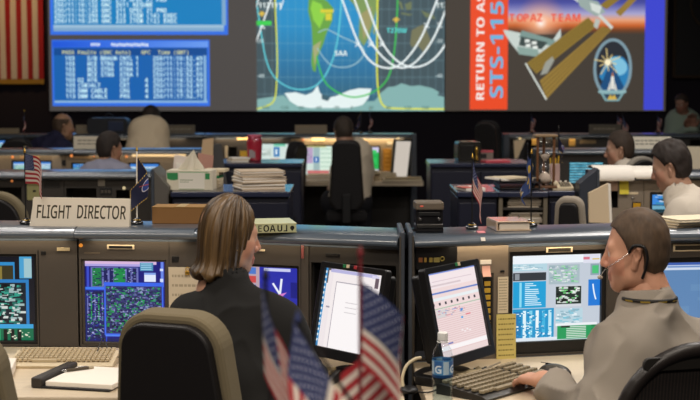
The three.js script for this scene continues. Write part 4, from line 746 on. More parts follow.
// keyboards
function keyboard(label, p, turn, w, d, body, keys) {
  const t = thing('keyboard', label, 'keyboard', [p.x, DESK, p.z], turn);
  part('base', prism([[-d / 2, 0], [d / 2, 0], [d / 2 + .004, .008], [d / 2 - .012, .014], [-d / 2 + .012, .03], [-d / 2, .026]], -w / 2, w / 2, .3), body, t);
  const ks = [], n = 20, r = 6;
  for (let j = 0; j < r; j++) for (let i = 0; i < n; i++) { if ((j === 0 && (i > 3 && i < 9)) || (i === 14 && w > .35)) continue; const z = d / 2 - .026 - j * (d - .042) / (r - 1), y = .0165 + (d / 2 - z) / d * .0155; ks.push(rb(w / n * .72, .009, (d - .04) / r * .70, -w / 2 + .012 + (i + .5) * (w - .024) / n, y + .003, z, .002, 1)); }
  if (d > .1) ks.push(rb(w / n * 4.8, .009, (d - .04) / r * .86, -w / 2 + .012 + 6.5 * (w - .024) / n, .0195, d / 2 - .026, .002, 1));
  const k = part('keys', ks, keys, t); k.userData.kind = 'stuff';
}
{ const a = at(65, 354, 4.2); keyboard('beige keyboard on the desk below the name sign', V(a.x, 0, -4.2), 0, .315, .15, mat.beigePlastic, M(0xbfae8e, .5)); }
{ const a = at(500, 386, 3.86); keyboard('black keyboard with pale keys under the man\'s hand', V(a.x, 0, -3.87), .86, .37, .165, M(0x1a1714, .45), M(0x8f8268, .5)); }
{ const a = at(275, 385, 3.82); keyboard('dark keyboard with tan keys in front of the woman behind the flags', V(a.x, 0, -3.95), -.3, .34, .15, M(0x241f1a, .5), M(0x8b7a58, .5)); }
{ // mouse and cable
  const a = at(556, 378, 4.0), t = thing('computer_mouse', 'grey-black mouse on the cream desk beside the keyboard', 'mouse', [a.x, DESK, -4.02], .9);
  const f = union([[ell(0, .008, 0, .031, .028, .052)]]); part('shell', surf((x, y, z) => smax(f(x, y, z), -y, .004), V(-.05, -.01, -.07), V(.05, .06, .07), .004), M(0x38352f, .4), t);
  part('wheel', cy(.006, .006, .006, 0, 0, 0, 14).rotateZ(Math.PI / 2).translate(0, .03, -.026), mat.rubber, t); part('button_seam', bx(.001, .002, .04, 0, .0345, -.028), mat.black, t);
  part('cable', tube([[0, .008, -.05], [-.01, .006, -.1], [-.05, .004, -.16], [-.16, .004, -.17]], .002, 6), mat.black, t);
}
{ // white pad in a dark binder, with a pen
  const a = at(96, 380, 3.95), t = thing('notepad', 'white notepad in a dark folder lying on the left desk', 'notepad', [a.x, DESK, -3.94], -.24);
  part('folder', rb(.23, .006, .24, -.02, .003, 0, .002), mat.black, t); part('spine', rb(.034, .03, .24, -.125, .015, 0, .006, 3), M(0x2f2a25, .5), t); part('pages', rb(.2, .014, .225, .0, .013, 0, .002), mat.paper, t);
  const b = at(79, 374, 4.0), q = thing('pen', 'dark pen with pale tip lying on the white notepad', 'pen', [b.x, DESK + .025, -4.0], .62); part('barrel', bar(V(-.04, 0, 0), V(.03, 0, 0), .0045), M(0x4a3f30, .4), q); part('tip', bar(V(-.055, 0, 0), V(-.04, 0, 0), .001, .0045), mat.chrome, q); part('clip', rb(.03, .002, .003, .012, .005, 0, .0008, 1), mat.chrome, q); part('cap', bar(V(.03, 0, 0), V(.045, 0, 0), .0047), M(0xb5a78c, .4), q);
}
{ const a = at(3, 361, 4.05), t = thing('paper_pad', 'thick white paper pad at the left end of the desk', 'notepad', [a.x - .04, DESK, -4.05], .15); part('sheets', rb(.14, .028, .16, 0, .014, 0, .002), mat.paper, t); part('top_sheet', rb(.139, .001, .159, .001, .0288, 0, .0004, 1), mat.paper, t); }
single('cable', 'thin black cable looping up from the left desk', 'cable', tube([at(94, 363, 4.18), at(97, 352, 4.22), at(101, 342, 4.27), at(103.5, 338, 4.3), at(106, 344, 4.28), at(110, 352, 4.24), at(118, 357, 4.22), at(128, 359, 4.2)].map((p, i) => { p.y = Math.max(p.y, DESK + .003); return p; }), .0018, 6, 60), mat.black);
// water bottle
{
  const a = at(442.5, 392, 3.6), t = thing('water_bottle', 'clear water bottle with blue label standing on the right desk', 'bottle', [a.x, DESK, -3.6]); t.scale.setScalar(1.1);
  const glass = new THREE.MeshPhysicalMaterial({ color: 0xf4f8fa, roughness: .06, transmission: 1, thickness: 0, ior: 1.3 });
  const prof = [[0, .004], [.018, 0], [.0235, .006]]; for (let k = 0; k < 5; k++) { const y = .012 + k * .0115; prof.push([.0245, y], [.0228, y + .0055], [.0245, y + .0105]); } prof.push([.0245, .075], [.0245, .125], [.0235, .133], [.0205, .145], [.0145, .156], [.0115, .163], [.0115, .17]);
  part('shell', lathe(prof, 36), glass, t);
  part('water', lathe([[0, .005], [.017, .003], [.0222, .01], [.0222, .07], [.0228, .118], [0, .118]], 32), new THREE.MeshPhysicalMaterial({ color: 0xe8f0f2, roughness: .05, transmission: 1, thickness: 0, ior: 1.15 }), t);
  const lb = new THREE.CylinderGeometry(.0251, .0251, .042, 36, 1, true, 0, Math.PI * 2).translate(0, .101, 0);
  part('label', lb, new THREE.MeshStandardMaterial({ roughness: .4, side: THREE.DoubleSide, map: canv(512, 160, (c) => { c.fillStyle = '#4f8cc0'; c.fillRect(0, 0, 512, 160); c.fillStyle = '#b4cbd9'; for (let k = 0; k < 4; k++) c.fillRect(k * 128, 12, 46, 118); c.fillStyle = '#3a6aa6'; for (let k = 0; k < 4; k++) c.fillRect(k * 128 + 50, 10, 72, 60); c.fillStyle = '#e4eff4'; c.font = 'bold 96px sans-serif'; for (let k = 0; k < 4; k++) c.fillText('G', 52 + k * 128, 118); c.fillStyle = '#17406f'; c.fillRect(0, 134, 512, 26); }) }), t, 'blue wrap label');
  part('cap', lathe([[0, .186], [.0105, .186], [.0122, .183], [.0124, .168], [.0118, .166], [0, .166]], 28), M(0xe6e6e2, .45), t); part('neck_ring', new THREE.TorusGeometry(.0125, .0015, 6, 28).rotateX(Math.PI / 2).translate(0, .163, 0), M(0xe6e6e2, .45), t);
}
{ // headset left on the desk: pale band
  const a = at(409, 388, 3.78), t = thing('headset', 'pale curved headset band standing on the desk beside the bottle', 'headset', [a.x, DESK, -3.8]);
  part('band', tube([[-.012, .008, .02], [-.018, .04, .01], [-.006, .075, 0], [.018, .092, -.01], [.034, .094, -.018]], .0045, 8), M(0xcabd9d, .4), t); part('ear_cup', ell3(0), mat.black, t); part('cord', tube([[.0, .006, .01], [.05, .005, .02], [.09, .004, -.03], [.15, .004, -.06]], .0025, 6), M(0x1d1b18, .5), t);
}
function ell3() { return new THREE.SphereGeometry(1, 18, 12).scale(.026, .012, .03).translate(0, .012, .02); }
{ const a = at(425, 383, 3.85), t = thing('desk_box', 'small black junction box on the desk under the tilted monitor', 'box', [at(432, 380, 3.95).x, DESK, -3.92], .95); part('case', rb(.1, .028, .06, 0, .014, 0, .005, 2), mat.black, t); part('top_plate', rb(.06, .002, .04, .01, .0285, 0, .0006, 1), M(0xa59a88, .5), t); }
{ const a = at(468, 371, 4.02), t = thing('paper_sheet', 'pale crumpled paper sheet under the tilted monitor on the right', 'paper', [a.x, DESK, -3.97], .6); const g = new THREE.PlaneGeometry(.15, .1, 14, 10).rotateX(-Math.PI / 2), p = g.attributes.position; for (let i = 0; i < p.count; i++) p.setY(i, .012 + .014 * vnoise(p.getX(i) * 40, 0, p.getZ(i) * 40)); g.computeVertexNormals(); part('sheet', g, new THREE.MeshStandardMaterial({ color: 0xa89878, roughness: .8, side: THREE.DoubleSide }), t); }
single('cable', 'dark coiled cable on the desk behind the black keyboard', 'cable', tube([at(470, 367, 4.02), at(478, 372, 3.98), at(486, 366, 4.06), at(492, 372, 4.0), at(482, 376, 3.97), at(474, 371, 4.03), at(488, 364, 4.1), at(505, 365, 4.1)].map((p, i) => V(p.x, DESK + .006 + .006 * (i % 3), p.z)), .0025, 6, 70), mat.black);
single('cable', 'pale cable end curling beside the keyboard and the tilted monitor', 'cable', tube([at(455, 372, 3.95), at(465, 378, 3.9), at(475, 374, 3.96), at(500, 362, 4.12)].map((p, i) => V(p.x, DESK + .02, p.z)), .0028, 6, 40), M(0x8f8470, .5));
// notes on the equipment panel
function note(label, fr, px, m, cat = 'note', z = FACE + .012, curl = 0) { const r = fr.rect(...px, z), g = new THREE.BoxGeometry(r.w, r.h, .0012, 6, 6, 1), p = g.attributes.position; for (let i = 0; i < p.count; i++) { const v = .5 - p.getY(i) / r.h; p.setZ(i, p.getZ(i) + curl * v * v); } g.computeVertexNormals(); const o = part('note', boxUVn(g.translate(r.x, r.y, z)), m, scene); o.position.set(...fr.pos); o.rotation.y = fr.th; o.userData = { label, category: cat }; return o; }
function boxUVn(g) { return g; }
note('white printed list pinned beside the bright display', bD, [498, 277, 508, 313], scribble(64, 200, '#d9ccb0', '#7f745c', 12), 'note');
note('long yellow handwritten note hanging left of the bright display', fD, [496.5, 314.5, 515.5, 361], scribble(96, 200, '#d8c878', '#8a7c40', 8), 'note', FACE + .016, .004);
note('small pinkish memo stuck above the yellow indicator strip', bD, [482, 266, 490, 276], mat.pinkNote, 'note', FACE + .012, .012);
note('white printed sheet clipped to the panel left of the woman', fB, [168.5, 267, 203, 345], scribble(96, 200, '#cfc3ac', '#a59a84', 7), 'paper', FACE + .006);
{ const p = fB.world(fB.loc(187.5, 271, FACE + .012)[0], fB.loc(187.5, 271, FACE + .012)[1], FACE + .012), t = thing('binder_clip', 'gold binder clip holding the white sheet by the woman', 'clip', [p.x, p.y, p.z], fB.th); part('jaw', rb(.016, .012, .008, 0, -.006, 0, .002), mat.gold, t); part('handle', new THREE.TorusGeometry(.006, .0012, 6, 16).translate(0, .006, 0), mat.gold, t); }
{ const q = bC.loc(302.5, 252, FACE + .004), p = bC.world(q[0], q[1], FACE + .004), t = thing('red_tag', 'small faded red tag hanging from the ledge above the page monitor', 'tag', [p.x, p.y, p.z], bC.th); part('strip', rb(.009, .04, .002, 0, 0, 0, .0006, 1), M(0x8a4a48, .7), t); part('eyelet', new THREE.TorusGeometry(.002, .0007, 6, 14).translate(0, .015, .0013), mat.chrome, t); }
{ const p = on(472, 4.24), q = at(472, 240, 4.26), t = thing('tape_label', 'small white tape label on the ledge lip under the striped flag', 'label', [at(482, 239, 4.255).x, 1.078, fD.world(fD.loc(482, 239, .016)[0], 0, .0175).z], fD.th); part('tape', rb(.014, .012, .0012, 0, 0, 0, .0004, 1).rotateX(-.5), mat.paper, t); }

// ------------------------------------------------------------------ rows behind
const R2 = 7.25, R3 = 9.75, R4 = 12.7;
const wx = (px, d) => at(px, 150, d).x;
function row(d, runs) { return runs.map(([x0, x1, label]) => ledge([wx(x0, d), -d], [wx(x1, d), -d], label)); }
const seg = (d, x0, x1) => [[wx(x0, d), -d], [wx(x1, d), -d]];
// second row, left
const r2L = row(R2, [[-60, 153, 'blue-grey console ledge of the second row on the left']])[0];
const b2a = bay(...seg(R2, -60, 62), 'dark second-row console bay left of the striped flag', [{ px: [-40, 187, 22, 222] }], { face: mat.panelDark });
const b2b = bay(...seg(R2, 62, 153), 'dark second-row console bay behind the name sign', [{ px: [66, 188, 97, 230] }, { px: [116, 190, 130, 225] }], { face: mat.panelDark });
plate(b2a, [27, 181, 40, 200], M(0x8d8a5c, .6), 'panel_strip'); plate(b2a, [33, 190, 36, 192], mat.black, 'latch', null, .006); plate(b2a, [44, 182, 60, 188], mat.recess, 'slot_plate');
plate(b2b, [98, 179, 105, 186], M(0x8b857a, .6), 'paper_tag', null, .004); plate(b2b, [100, 188, 112, 195], mat.black, 'button_panel', null, .005); for (let k = 0; k < 3; k++) plate(b2b, [101 + k * 3.6, 190, 103.6 + k * 3.6, 193], mat.bezelGrey, 'button', null, .008);
lampDot(b2a, 12, 181, .006, 0xff9a50, .5); lampDot(b2b, 124, 188, .008, 0xffe8b0, .6);
single('console_desk', 'desk of the second row on the left, mostly hidden', 'desk', slab([[wx(-60, R2), -R2 - .03], [wx(153, R2), -R2 - .03], [wx(153, R2), -R2 + .5], [wx(-60, R2), -R2 + .5]], DESK - .04, DESK), mat.desk);
// row ends, navy cabinets and counters
function endPanel(label, pts, d, th, m) { const q = pts.map(([x, y]) => { const p = at(x, y, d); return [p.x, p.y]; }), t = thing('console_end_panel', label, 'console panel', [(q[0][0] + q[1][0]) / 2, 0, -d]); part('panel', ext(q.map(p => [p[0] - t.position.x, Math.max(p[1], .0)]), th, .003).translate(0, 0, -th), m, t); part('edge_strip', bar(V(q[0][0] - t.position.x + .0, q[0][1], .004), V(q[0][0] - t.position.x, .2, .004), .008), mat.steel, t); }
endPanel('grey pointed end panel closing the left second-row console', [[152.5, 169.5], [168, 187], [168, 420], [152.5, 420]], 6.72, .3, M(0x5c5750, .5));
function cabinet(label, x0, x1, z0, z1, h, doors) {
  const t = thing('cabinet', label, 'cabinet', [(x0 + x1) / 2, 0, (z0 + z1) / 2]), w = x1 - x0, dp = z0 - z1;
  part('carcass', rb(w - .01, h - .03, dp - .03, 0, (h - .03) / 2, -.01, .004), mat.navy, t); part('worktop', rb(w, .028, dp, 0, h - .014, 0, .006, 2), mat.navyTop, t);
  const n = doors; for (let k = 0; k < n; k++) { const dw = (w - .02) / n, cx = -w / 2 + .01 + dw * (k + .5), dr = part('door', rb(dw - .006, h - .12, .016, cx, (h - .03) / 2 + .02, dp / 2 - .017, .003), mat.navy, t); part('handle', rb(.012, .1, .012, cx + dw * .38, h * .62, dp / 2 - .004, .003), mat.black, dr); }
  return t;
}
const CAB = 1.03;
cabinet('navy cabinet carrying the tissue box and paper stack', wx(170, 6.7), wx(290, 6.72), -6.7, -7.2, CAB, 2);
cabinet('navy cabinet further back carrying the red jar', wx(206, 9.3), wx(302, 9.1), -9.1, -9.6, CAB, 2);
cabinet('navy cabinet right of the aisle carrying the metal box', wx(430, 9.1), wx(532, 9.1), -9.1, -9.6, CAB, 2);
cabinet('navy cabinet right of the aisle just behind the striped flag', wx(457, 6.7), wx(499, 6.7), -6.7, -7.2, CAB, 1);
{ // open shelf with paper
  const x0 = wx(499, 6.7), x1 = wx(549, 6.7), w = x1 - x0, t = thing('open_shelf', 'beige-sided open shelf unit stuffed with papers in the second row', 'shelf', [(x0 + x1) / 2, 0, -6.95]);
  for (const s of [-1, 1]) part('side_panel', rb(.02, CAB - .03, .48, s * (w / 2 - .012), (CAB - .03) / 2, 0, .003), M(0x6b6252, .6), t);
  for (const y of [.5, .72, .845, .945]) part('shelf', rb(w - .045, .012, .46, 0, y, 0, .002), mat.panelDark, t);
  part('back_panel', bx(w - .045, CAB - .05, .01, 0, .5, -.232), mat.recess, t); part('worktop', rb(w, .028, .5, 0, CAB - .014, 0, .006), mat.navyTop, t);
  [[.851, .075, 'paper stack on the lower visible shelf of the open unit'], [.951, .05, 'paper stack on the upper visible shelf of the open unit'], [.726, .08, 'paper stack on the lowest visible shelf of the open unit']].forEach(([y, h, label], q) => {
    const s = thing('paper_stack', label, 'papers', [(x0 + x1) / 2 + .01, y, -6.95]); const n = 9; for (let k = 0; k < n; k++) part('sheaf', rb(w - .075 - .02 * rnd(), h / n * .9, .36, .012 * (rnd() - .5), h / n * (k + .5), .03 + .03 * (rnd() - .5), .001, 1).rotateY(.08 * (rnd() - .5)), k % 3 ? mat.paperEdge : M(0xb9ac98, .9), s);
  });
}
cabinet('low navy counter between the open shelf and the slanted end panel', wx(549, 6.75), wx(576, 6.75), -6.75, -7.2, CAB, 1);
endPanel('dark slate slanted end panel of the right second-row console', [[598, 169.5], [598, 420], [580, 420], [580, 184]], 6.7, .12, M(0x2f3540, .45));
// second row, right
const r2R = row(R2, [[593, 780, 'console ledge of the second row under the curling papers']])[0];
const b2c = bay(...seg(R2, 593, 646), 'second-row console bay with pinned papers right of the slanted panel', [{ px: [606, 191, 618, 208] }], { face: M(0x85796a, .55) });
const b2d = bay(...seg(R2, 646, 780), 'second-row console bay with small display in front of the white-shirted man', [{ px: [650, 192, 704, 216], tex: texFar[5], m: .014 }], { face: M(0x85796a, .55) });
single('console_desk', 'desk of the second row on the right, mostly hidden', 'desk', slab([[wx(593, R2), -R2 - .03], [wx(780, R2), -R2 - .03], [wx(780, R2), -R2 + .5], [wx(593, R2), -R2 + .5]], DESK - .04, DESK), mat.desk);
plate(b2c, [632, 202, 641, 209], mat.black, 'sign_frame', null, .004); plate(b2c, [633, 203, 640.4, 208], scribble(64, 40, '#c99a1a', '#3a2a08', 2, 2.5), 'caution_label', null, .006);
plate(b2c, [628, 192, 638, 194.5], mat.cream, 'label_plate'); plate(b2c, [631, 197, 634, 199], mat.chrome, 'switch', null, .01);
note('pinkish sheet on the second-row panel left of the yellow note', b2c, [606.5, 180, 617.5, 191], M(0xbf9f8a, .85), 'note', FACE + .006);
note('bright yellow note stuck on the second-row panel', b2c, [619.5, 179.5, 628.5, 194], M(0xe0cf45, .8), 'note', FACE + .010, .012);
{ // tall cream clipboard leaning against the slanted end panel
  const p = at(598, 222, 6.62), t = thing('document_board', 'tall cream document board standing upright by the slanted panel', 'document board', [p.x, 0, -6.6], .12), y0 = at(598, 222, 6.6).y, y1 = at(598, 186.5, 6.6).y;
  const w = .1; part('board', ext([[-w / 2, y0], [w / 2, y0 - .004], [w / 2 - .012, y1 + .015], [-w / 2 - .004, y1 - .03]], .012, .001), M(0xd9c3a2, .7), t); part('edge', ext([[w / 2, y0 - .004], [w / 2 + .01, y0], [w / 2, y1 + .012], [w / 2 - .012, y1 + .015]], .014, .001), mat.paper, t); part('post', bx(.02, y0, .02, 0, y0 / 2, -.012), mat.black, t);
}
// papers curling over the ledge of the right second row
[[594, 634, 'left large white sheet curling over the second-row ledge'], [634, 664, 'right large white sheet lying over the second-row ledge']].forEach(([x0, x1, label], k) => {
  const a = wx(x0, R2), b = wx(x1, R2), pts = [[-.2, LEDGE + .016 + .004 * k], [-.1, LEDGE + .03 - .01 * k], [-.02, LEDGE + .022 - .008 * k], [.014, LEDGE + .004], [.03, LEDGE - .022 + .006 * k], [.032, LEDGE - .035 + .01 * k]];
  const c = new THREE.CatmullRomCurve3(pts.map(p => V(0, p[1], p[0]))).getPoints(16), prof = [...c.map(p => [p.z, p.y]), ...c.slice().reverse().map(p => [p.z - .003, p.y - .004])];
  const t = thing('paper_sheet', label, 'paper', [(a + b) / 2, 0, -R2]); const w = b - a; part('sheets', prism(prof, -w / 2, w / 2, .8), mat.paper, t); part('lower_sheets', prism(prof.map(p => [p[0] * .97, p[1] - .006]), -w / 2 + .01, w / 2 - .006, .8), mat.paperEdge, t);
});
{ // loose papers and printer-like tray at the counter
  const p = wx(520, 6.9), t = thing('paper_tray', 'black stacked paper tray on the right counter beside the hourglass', 'tray', [wx(517, 6.95), CAB, -6.95]); for (let k = 0; k < 2; k++) part('tray', [rb(.2, .006, .28, 0, .006 + k * .03, 0, .002), rb(.006, .02, .28, -.097, .014 + k * .03, 0, .002), rb(.006, .02, .28, .097, .014 + k * .03, 0, .002)], mat.black, t); for (const s of [-1, 1]) part('post', cy(.004, .004, .05, s * .09, .025, -.12, 8), mat.chrome, t);
  const q = thing('paper_sheet', 'pale papers lying in the black tray beside the hourglass', 'paper', [wx(509, 6.9), CAB + .045, -6.9], .4); part('sheets', rb(.16, .01, .2, 0, .005, 0, .001, 1), mat.paper, q); part('top_sheet', rb(.16, .002, .2, .012, .011, .01, .0006, 1).rotateY(.1), mat.cream, q);
  const f = thing('paper_sheet', 'white paper folded on the near right navy cabinet with red print', 'paper', [wx(470, 6.85), CAB, -6.85], .3); part('sheets', rb(.1, .012, .16, 0, .006, 0, .001, 1), mat.paper, f); part('red_sheet', rb(.06, .002, .12, -.03, .013, .02, .0006, 1), M(0xc8685c, .7), f);
}
{ // hourglass
  const t = thing('hourglass', 'large wooden hourglass standing on the right counter', 'hourglass', [wx(545, 6.88), CAB, -6.88]), H = .268, W = .052;
  for (const y of [.012, H - .006]) part('plate', rb(.112, .012, .1, 0, y, 0, .004), y > .1 ? M(0x8d7352, .45) : mat.wood, t);
  for (const [x, z] of [[-W + .012, .03], [W - .012, .03], [0, -.04]]) part('post', lathe([[0, .016], [.008, .016], [.006, .05], [.0075, .09], [.005, H / 2], [.0075, H - .09], [.006, H - .05], [.008, H - .012], [0, H - .012]], 14).translate(x, 0, z), mat.wood, t);
  part('glass', lathe([[.012, .02], [.034, .03], [.038, .06], [.03, .095], [.008, H / 2 - .002], [.008, H / 2 + .002], [.03, H - .095], [.038, H - .06], [.034, H - .03], [.012, H - .016]], 28), new THREE.MeshPhysicalMaterial({ color: 0xffffff, roughness: .06, transmission: 1, thickness: 0, side: THREE.DoubleSide }), t);
  part('sand', lathe([[0, .024], [.032, .032], [.034, .052], [.02, .075], [0, .088]], 20), M(0xb8a898, .9), t); part('upper_sand', lathe([[0, H / 2 + .004], [.006, H / 2 + .004], [.026, H - .1], [.0, H - .094]], 20), M(0xb8a898, .9), t);
}
{ const t = thing('desk_phone', 'cream desk telephone with many keys on the right counter', 'telephone', [wx(562.5, 6.85), CAB, -6.88], .1); t.scale.setScalar(.62); part('body', prism([[-.07, 0], [.07, 0], [.07, .014], [-.05, .05], [-.07, .05]], -.085, .085, .3), mat.beigePlastic, t); const ks = []; for (let i = 0; i < 5; i++) for (let j = 0; j < 4; j++) ks.push(rb(.012, .008, .012, -.01 + i * .018, .028 + j * .007, .05 - j * .024, .002, 1)); part('keys', ks, mat.bezelGrey, t); part('handset', [rb(.03, .022, .13, -.06, .052, -.0, .01, 3), rb(.034, .024, .035, -.06, .042, .05, .008, 2), rb(.034, .024, .035, -.06, .058, -.05, .008, 2)], mat.beigePlastic, t); for (let k = 0; k < 3; k++) part('cap', cy(.008, .009, .014, -.03 + k * .04, .055, -.055, 10), mat.paper, t); }
{ const a = wx(553.5, 6.95), t = thing('pencil_cup', 'small yellow-topped pencil cup behind the cream telephone', 'cup', [a + .015, CAB, -7.02]); part('cup', lathe([[0, 0], [.03, 0], [.032, .09], [.029, .09], [.027, .004], [0, .004]]), mat.black, t); for (let k = 0; k < 4; k++) part('pencil', bar(V(.008 * (k - 1.5), .006, 0), V(.014 * (k - 1.5), .145 + .01 * (k % 2), .006 * (k % 2)), .004), M(0xc9a02a, .5), t); }
{ const a = wx(549, 6.95), t = thing('brochure', 'pinkish folded brochure standing right of the hourglass base', 'brochure', [wx(556, 6.98), CAB, -6.94], .2); part('front_leaf', rb(.05, .12, .002, -.01, .06, 0, .0006, 1), M(0xb89a94, .7), t); part('rear_leaf', rb(.05, .12, .002, -.01, .06, -.016, .0006, 1).rotateY(.2), mat.paperEdge, t); }
tableFlag('small blue flag standing just right of the hourglass top', V(wx(559, 7.1), LEDGE - .06, -7.12), { finMat: mat.black, height: .29, top: .02, hoist: .09, fly: .12, droop: 1.3, yaw: 1.0, gather: .5, amp: .014 }, clothBlue);
tableFlag('small blue-grey furled flag standing left of the hourglass', V(wx(527, 6.8), CAB, -6.78), { finMat: mat.black, height: .22, top: .01, hoist: .1, fly: .14, droop: 1.35, yaw: 1.2, gather: .6, amp: .016 }, clothYB);
// tissue box, paper stack and papers on the near navy cabinet
{
  const p = V(wx(191, 6.82), CAB, -6.84), t = thing('tissue_box', 'white and green tissue box on the near navy cabinet', 'tissue box', [p.x, p.y, p.z], -.08), w = .225, h = .098, dp = .12;
  const side = new THREE.MeshStandardMaterial({ roughness: .7, map: canv(450, 196, (c) => { c.fillStyle = '#d9d0b8'; c.fillRect(0, 0, 450, 196); c.fillStyle = '#2f8a4e'; c.fillRect(0, 20, 110, 60); c.beginPath(); c.moveTo(0, 80); c.quadraticCurveTo(50, 110, 110, 90); c.lineTo(110, 60); c.lineTo(0, 60); c.fill(); c.fillRect(385, 24, 45, 64); c.fillStyle = '#e8e2d2'; c.fillRect(116, 16, 262, 170); c.fillStyle = '#8a9a72'; c.fillRect(120, 186, 250, 8); c.fillStyle = '#9aa284'; c.fillRect(130, 90, 130, 9); c.fillRect(130, 112, 90, 7); c.fillStyle = '#7fae7a'; c.fillRect(120, 10, 300, 8); }) });
  part('carton', rb(w, h, dp, 0, h / 2, 0, .003), M(0xddd4be, .75), t); part('printed_front', plane(w - .006, h - .006, 0, h / 2, dp / 2 + .0006), side, t);
  part('opening_rim', lathe([[.03, 0], [.034, .001], [.03, .002]], 24).scale(1.8, 1, 1).translate(0, h, 0), M(0x9fae8a, .7), t);
  const g = new THREE.ConeGeometry(.055, .1, 22, 10, true), q = g.attributes.position; for (let i = 0; i < q.count; i++) { const y = q.getY(i) / .1 + .5, a = Math.atan2(q.getZ(i), q.getX(i)), f = 1 + .35 * Math.sin(a * 5 + y * 3) * (1 - y * .5); q.setX(i, q.getX(i) * f + (y > .6 ? .03 * (y - .6) : 0)); q.setZ(i, q.getZ(i) * f * .6); } g.computeVertexNormals();
  part('tissue', g.translate(.0, h + .05, 0), new THREE.MeshStandardMaterial({ color: 0xcfc6b2, roughness: .95, side: THREE.DoubleSide }), t);
}
[['lower sheaf of the paper stack on the near navy cabinet', 0, .033, -.0], ['middle sheaf of the paper stack on the near navy cabinet', .034, .03, .05], ['top sheaf of the paper stack on the near navy cabinet', .065, .028, -.06]].forEach(([label, y, h, r], k) => {
  const t = thing('paper_stack', label, 'papers', [wx(259, 6.9), CAB + y, -6.9], .3 + r); const n = 5; for (let i = 0; i < n; i++) part('sheaf', rb(.225 - .012 * rnd(), h / n * .92, .2 - .012 * rnd(), .008 * (rnd() - .5), h / n * (i + .5), .008 * (rnd() - .5), .001, 1).rotateY(.06 * (rnd() - .5)), i % 2 ? mat.paper : M(0xcdb99f, .9), t);
  if (k === 0) part('ring', new THREE.TorusGeometry(.018, .0018, 6, 20).rotateY(.5).translate(.115, .035, .03), mat.chrome, t);
});
{ const t = thing('paper_sheet', 'white sheet propped upright behind the tissue box', 'paper', [wx(183, 7.05), CAB, -7.1], .0); part('sheet', ext([[-.065, 0], [.03, 0], [.055, .14], [-.05, .16]], .003), M(0xe8ddd2, .8), t); part('second_sheet', ext([[-.06, 0], [.04, 0], [.05, .1], [-.06, .12]], .003).translate(.02, 0, .012), mat.paper, t); }
{ const t = thing('paper_sheet', 'pinkish card standing behind the tissue box', 'card', [wx(203, 7.1), CAB, -7.14], .2); part('sheet', ext([[-.035, 0], [.035, 0], [.05, .15], [-.03, .165]], .003), M(0xb98a7a, .8), t); part('support', bx(.02, .1, .02, 0, .05, -.012), mat.black, t); }
{ const t = thing('paper_stack', 'small block of green-edged papers beside the tissue box', 'papers', [wx(213, 7.0), CAB, -7.0], -.1); for (let i = 0; i < 6; i++) part('sheaf', rb(.08 + .03 * (i === 5), .014, .12, .015 * (i === 5), .008 + i * .0155, 0, .001, 1), i === 3 ? mat.green : mat.cream, t); }
{ const t = thing('folder_stand', 'grey slanted folder stand behind the pinkish card', 'stand', [wx(214, 8.9), 0, -9.0], .3); part('board', ext([[-.1, .7], [.1, .7], [.03, 1.16], [-.08, 1.14]], .02, .002), M(0x4c4a49, .5), t); part('sheet', ext([[-.09, .9], [.0, .9], [.01, 1.2], [-.06, 1.19]], .004).translate(-.03, .0, .03), M(0xd8b890, .8), t); part('foot', bx(.16, .7, .1, 0, .35, -.01), mat.panelDark, t); }
// third row, left
const r3L = row(R3, [[-60, 74, 'third-row console ledge at the far left behind the striped flag'], [74, 204, 'third-row console ledge carrying the blank name card on the left']]);
const b3 = [[-60, 64, [[11, 160.5, 52, 171], 3]], [64, 122, [[71, 162.5, 98, 172], 5]], [122, 204, [[128, 162.5, 160, 176], 3]]].map(([x0, x1, [px, k]], i) => bay(...seg(R3, x0, x1), ['third-row console bay at far left with pale display', 'third-row console bay beside the seated man in grey-blue shirt', 'third-row console bay behind the navy flag with blue and green display'][i], [{ px, tex: texFar[k], m: .01 }], { face: M(0x7d6f5c, .55) }));
single('console_desk', 'desk of the third row on the left', 'desk', slab([[wx(-60, R3), -R3 - .03], [wx(204, R3), -R3 - .03], [wx(204, R3), -R3 + .5], [wx(-60, R3), -R3 + .5]], DESK - .04, DESK), mat.desk);
lampDot(b3[0], 12.5, 157, .009, 0xff9040, .9); lampDot(b3[1], 71.5, 155.8, .009, 0xff9a50, .9); lampDot(b3[2], 126.5, 156.5, .009, 0xff9a50, .8); lampDot(b3[1], 94, 156.6, .006, 0xff9a50, .6);
plate(b3[0], [20, 156, 40, 158.4], M(0xa88a62, .5)); plate(b3[1], [74, 156, 92, 158.6], M(0xa88a62, .5)); plate(b3[2], [132, 154, 186, 157], mat.cream); plate(b3[0], [52, 156, 62, 172], M(0x8d8171, .6), 'equipment_panel'); plate(b3[1], [61.5, 160, 66, 166], mat.black, 'latch');
taskLamp(r3L[0], .7, 8, TL('behind the striped flag in the third row')); taskLamp(r3L[1], .7, 8, TL('behind the seated man in grey-blue'));
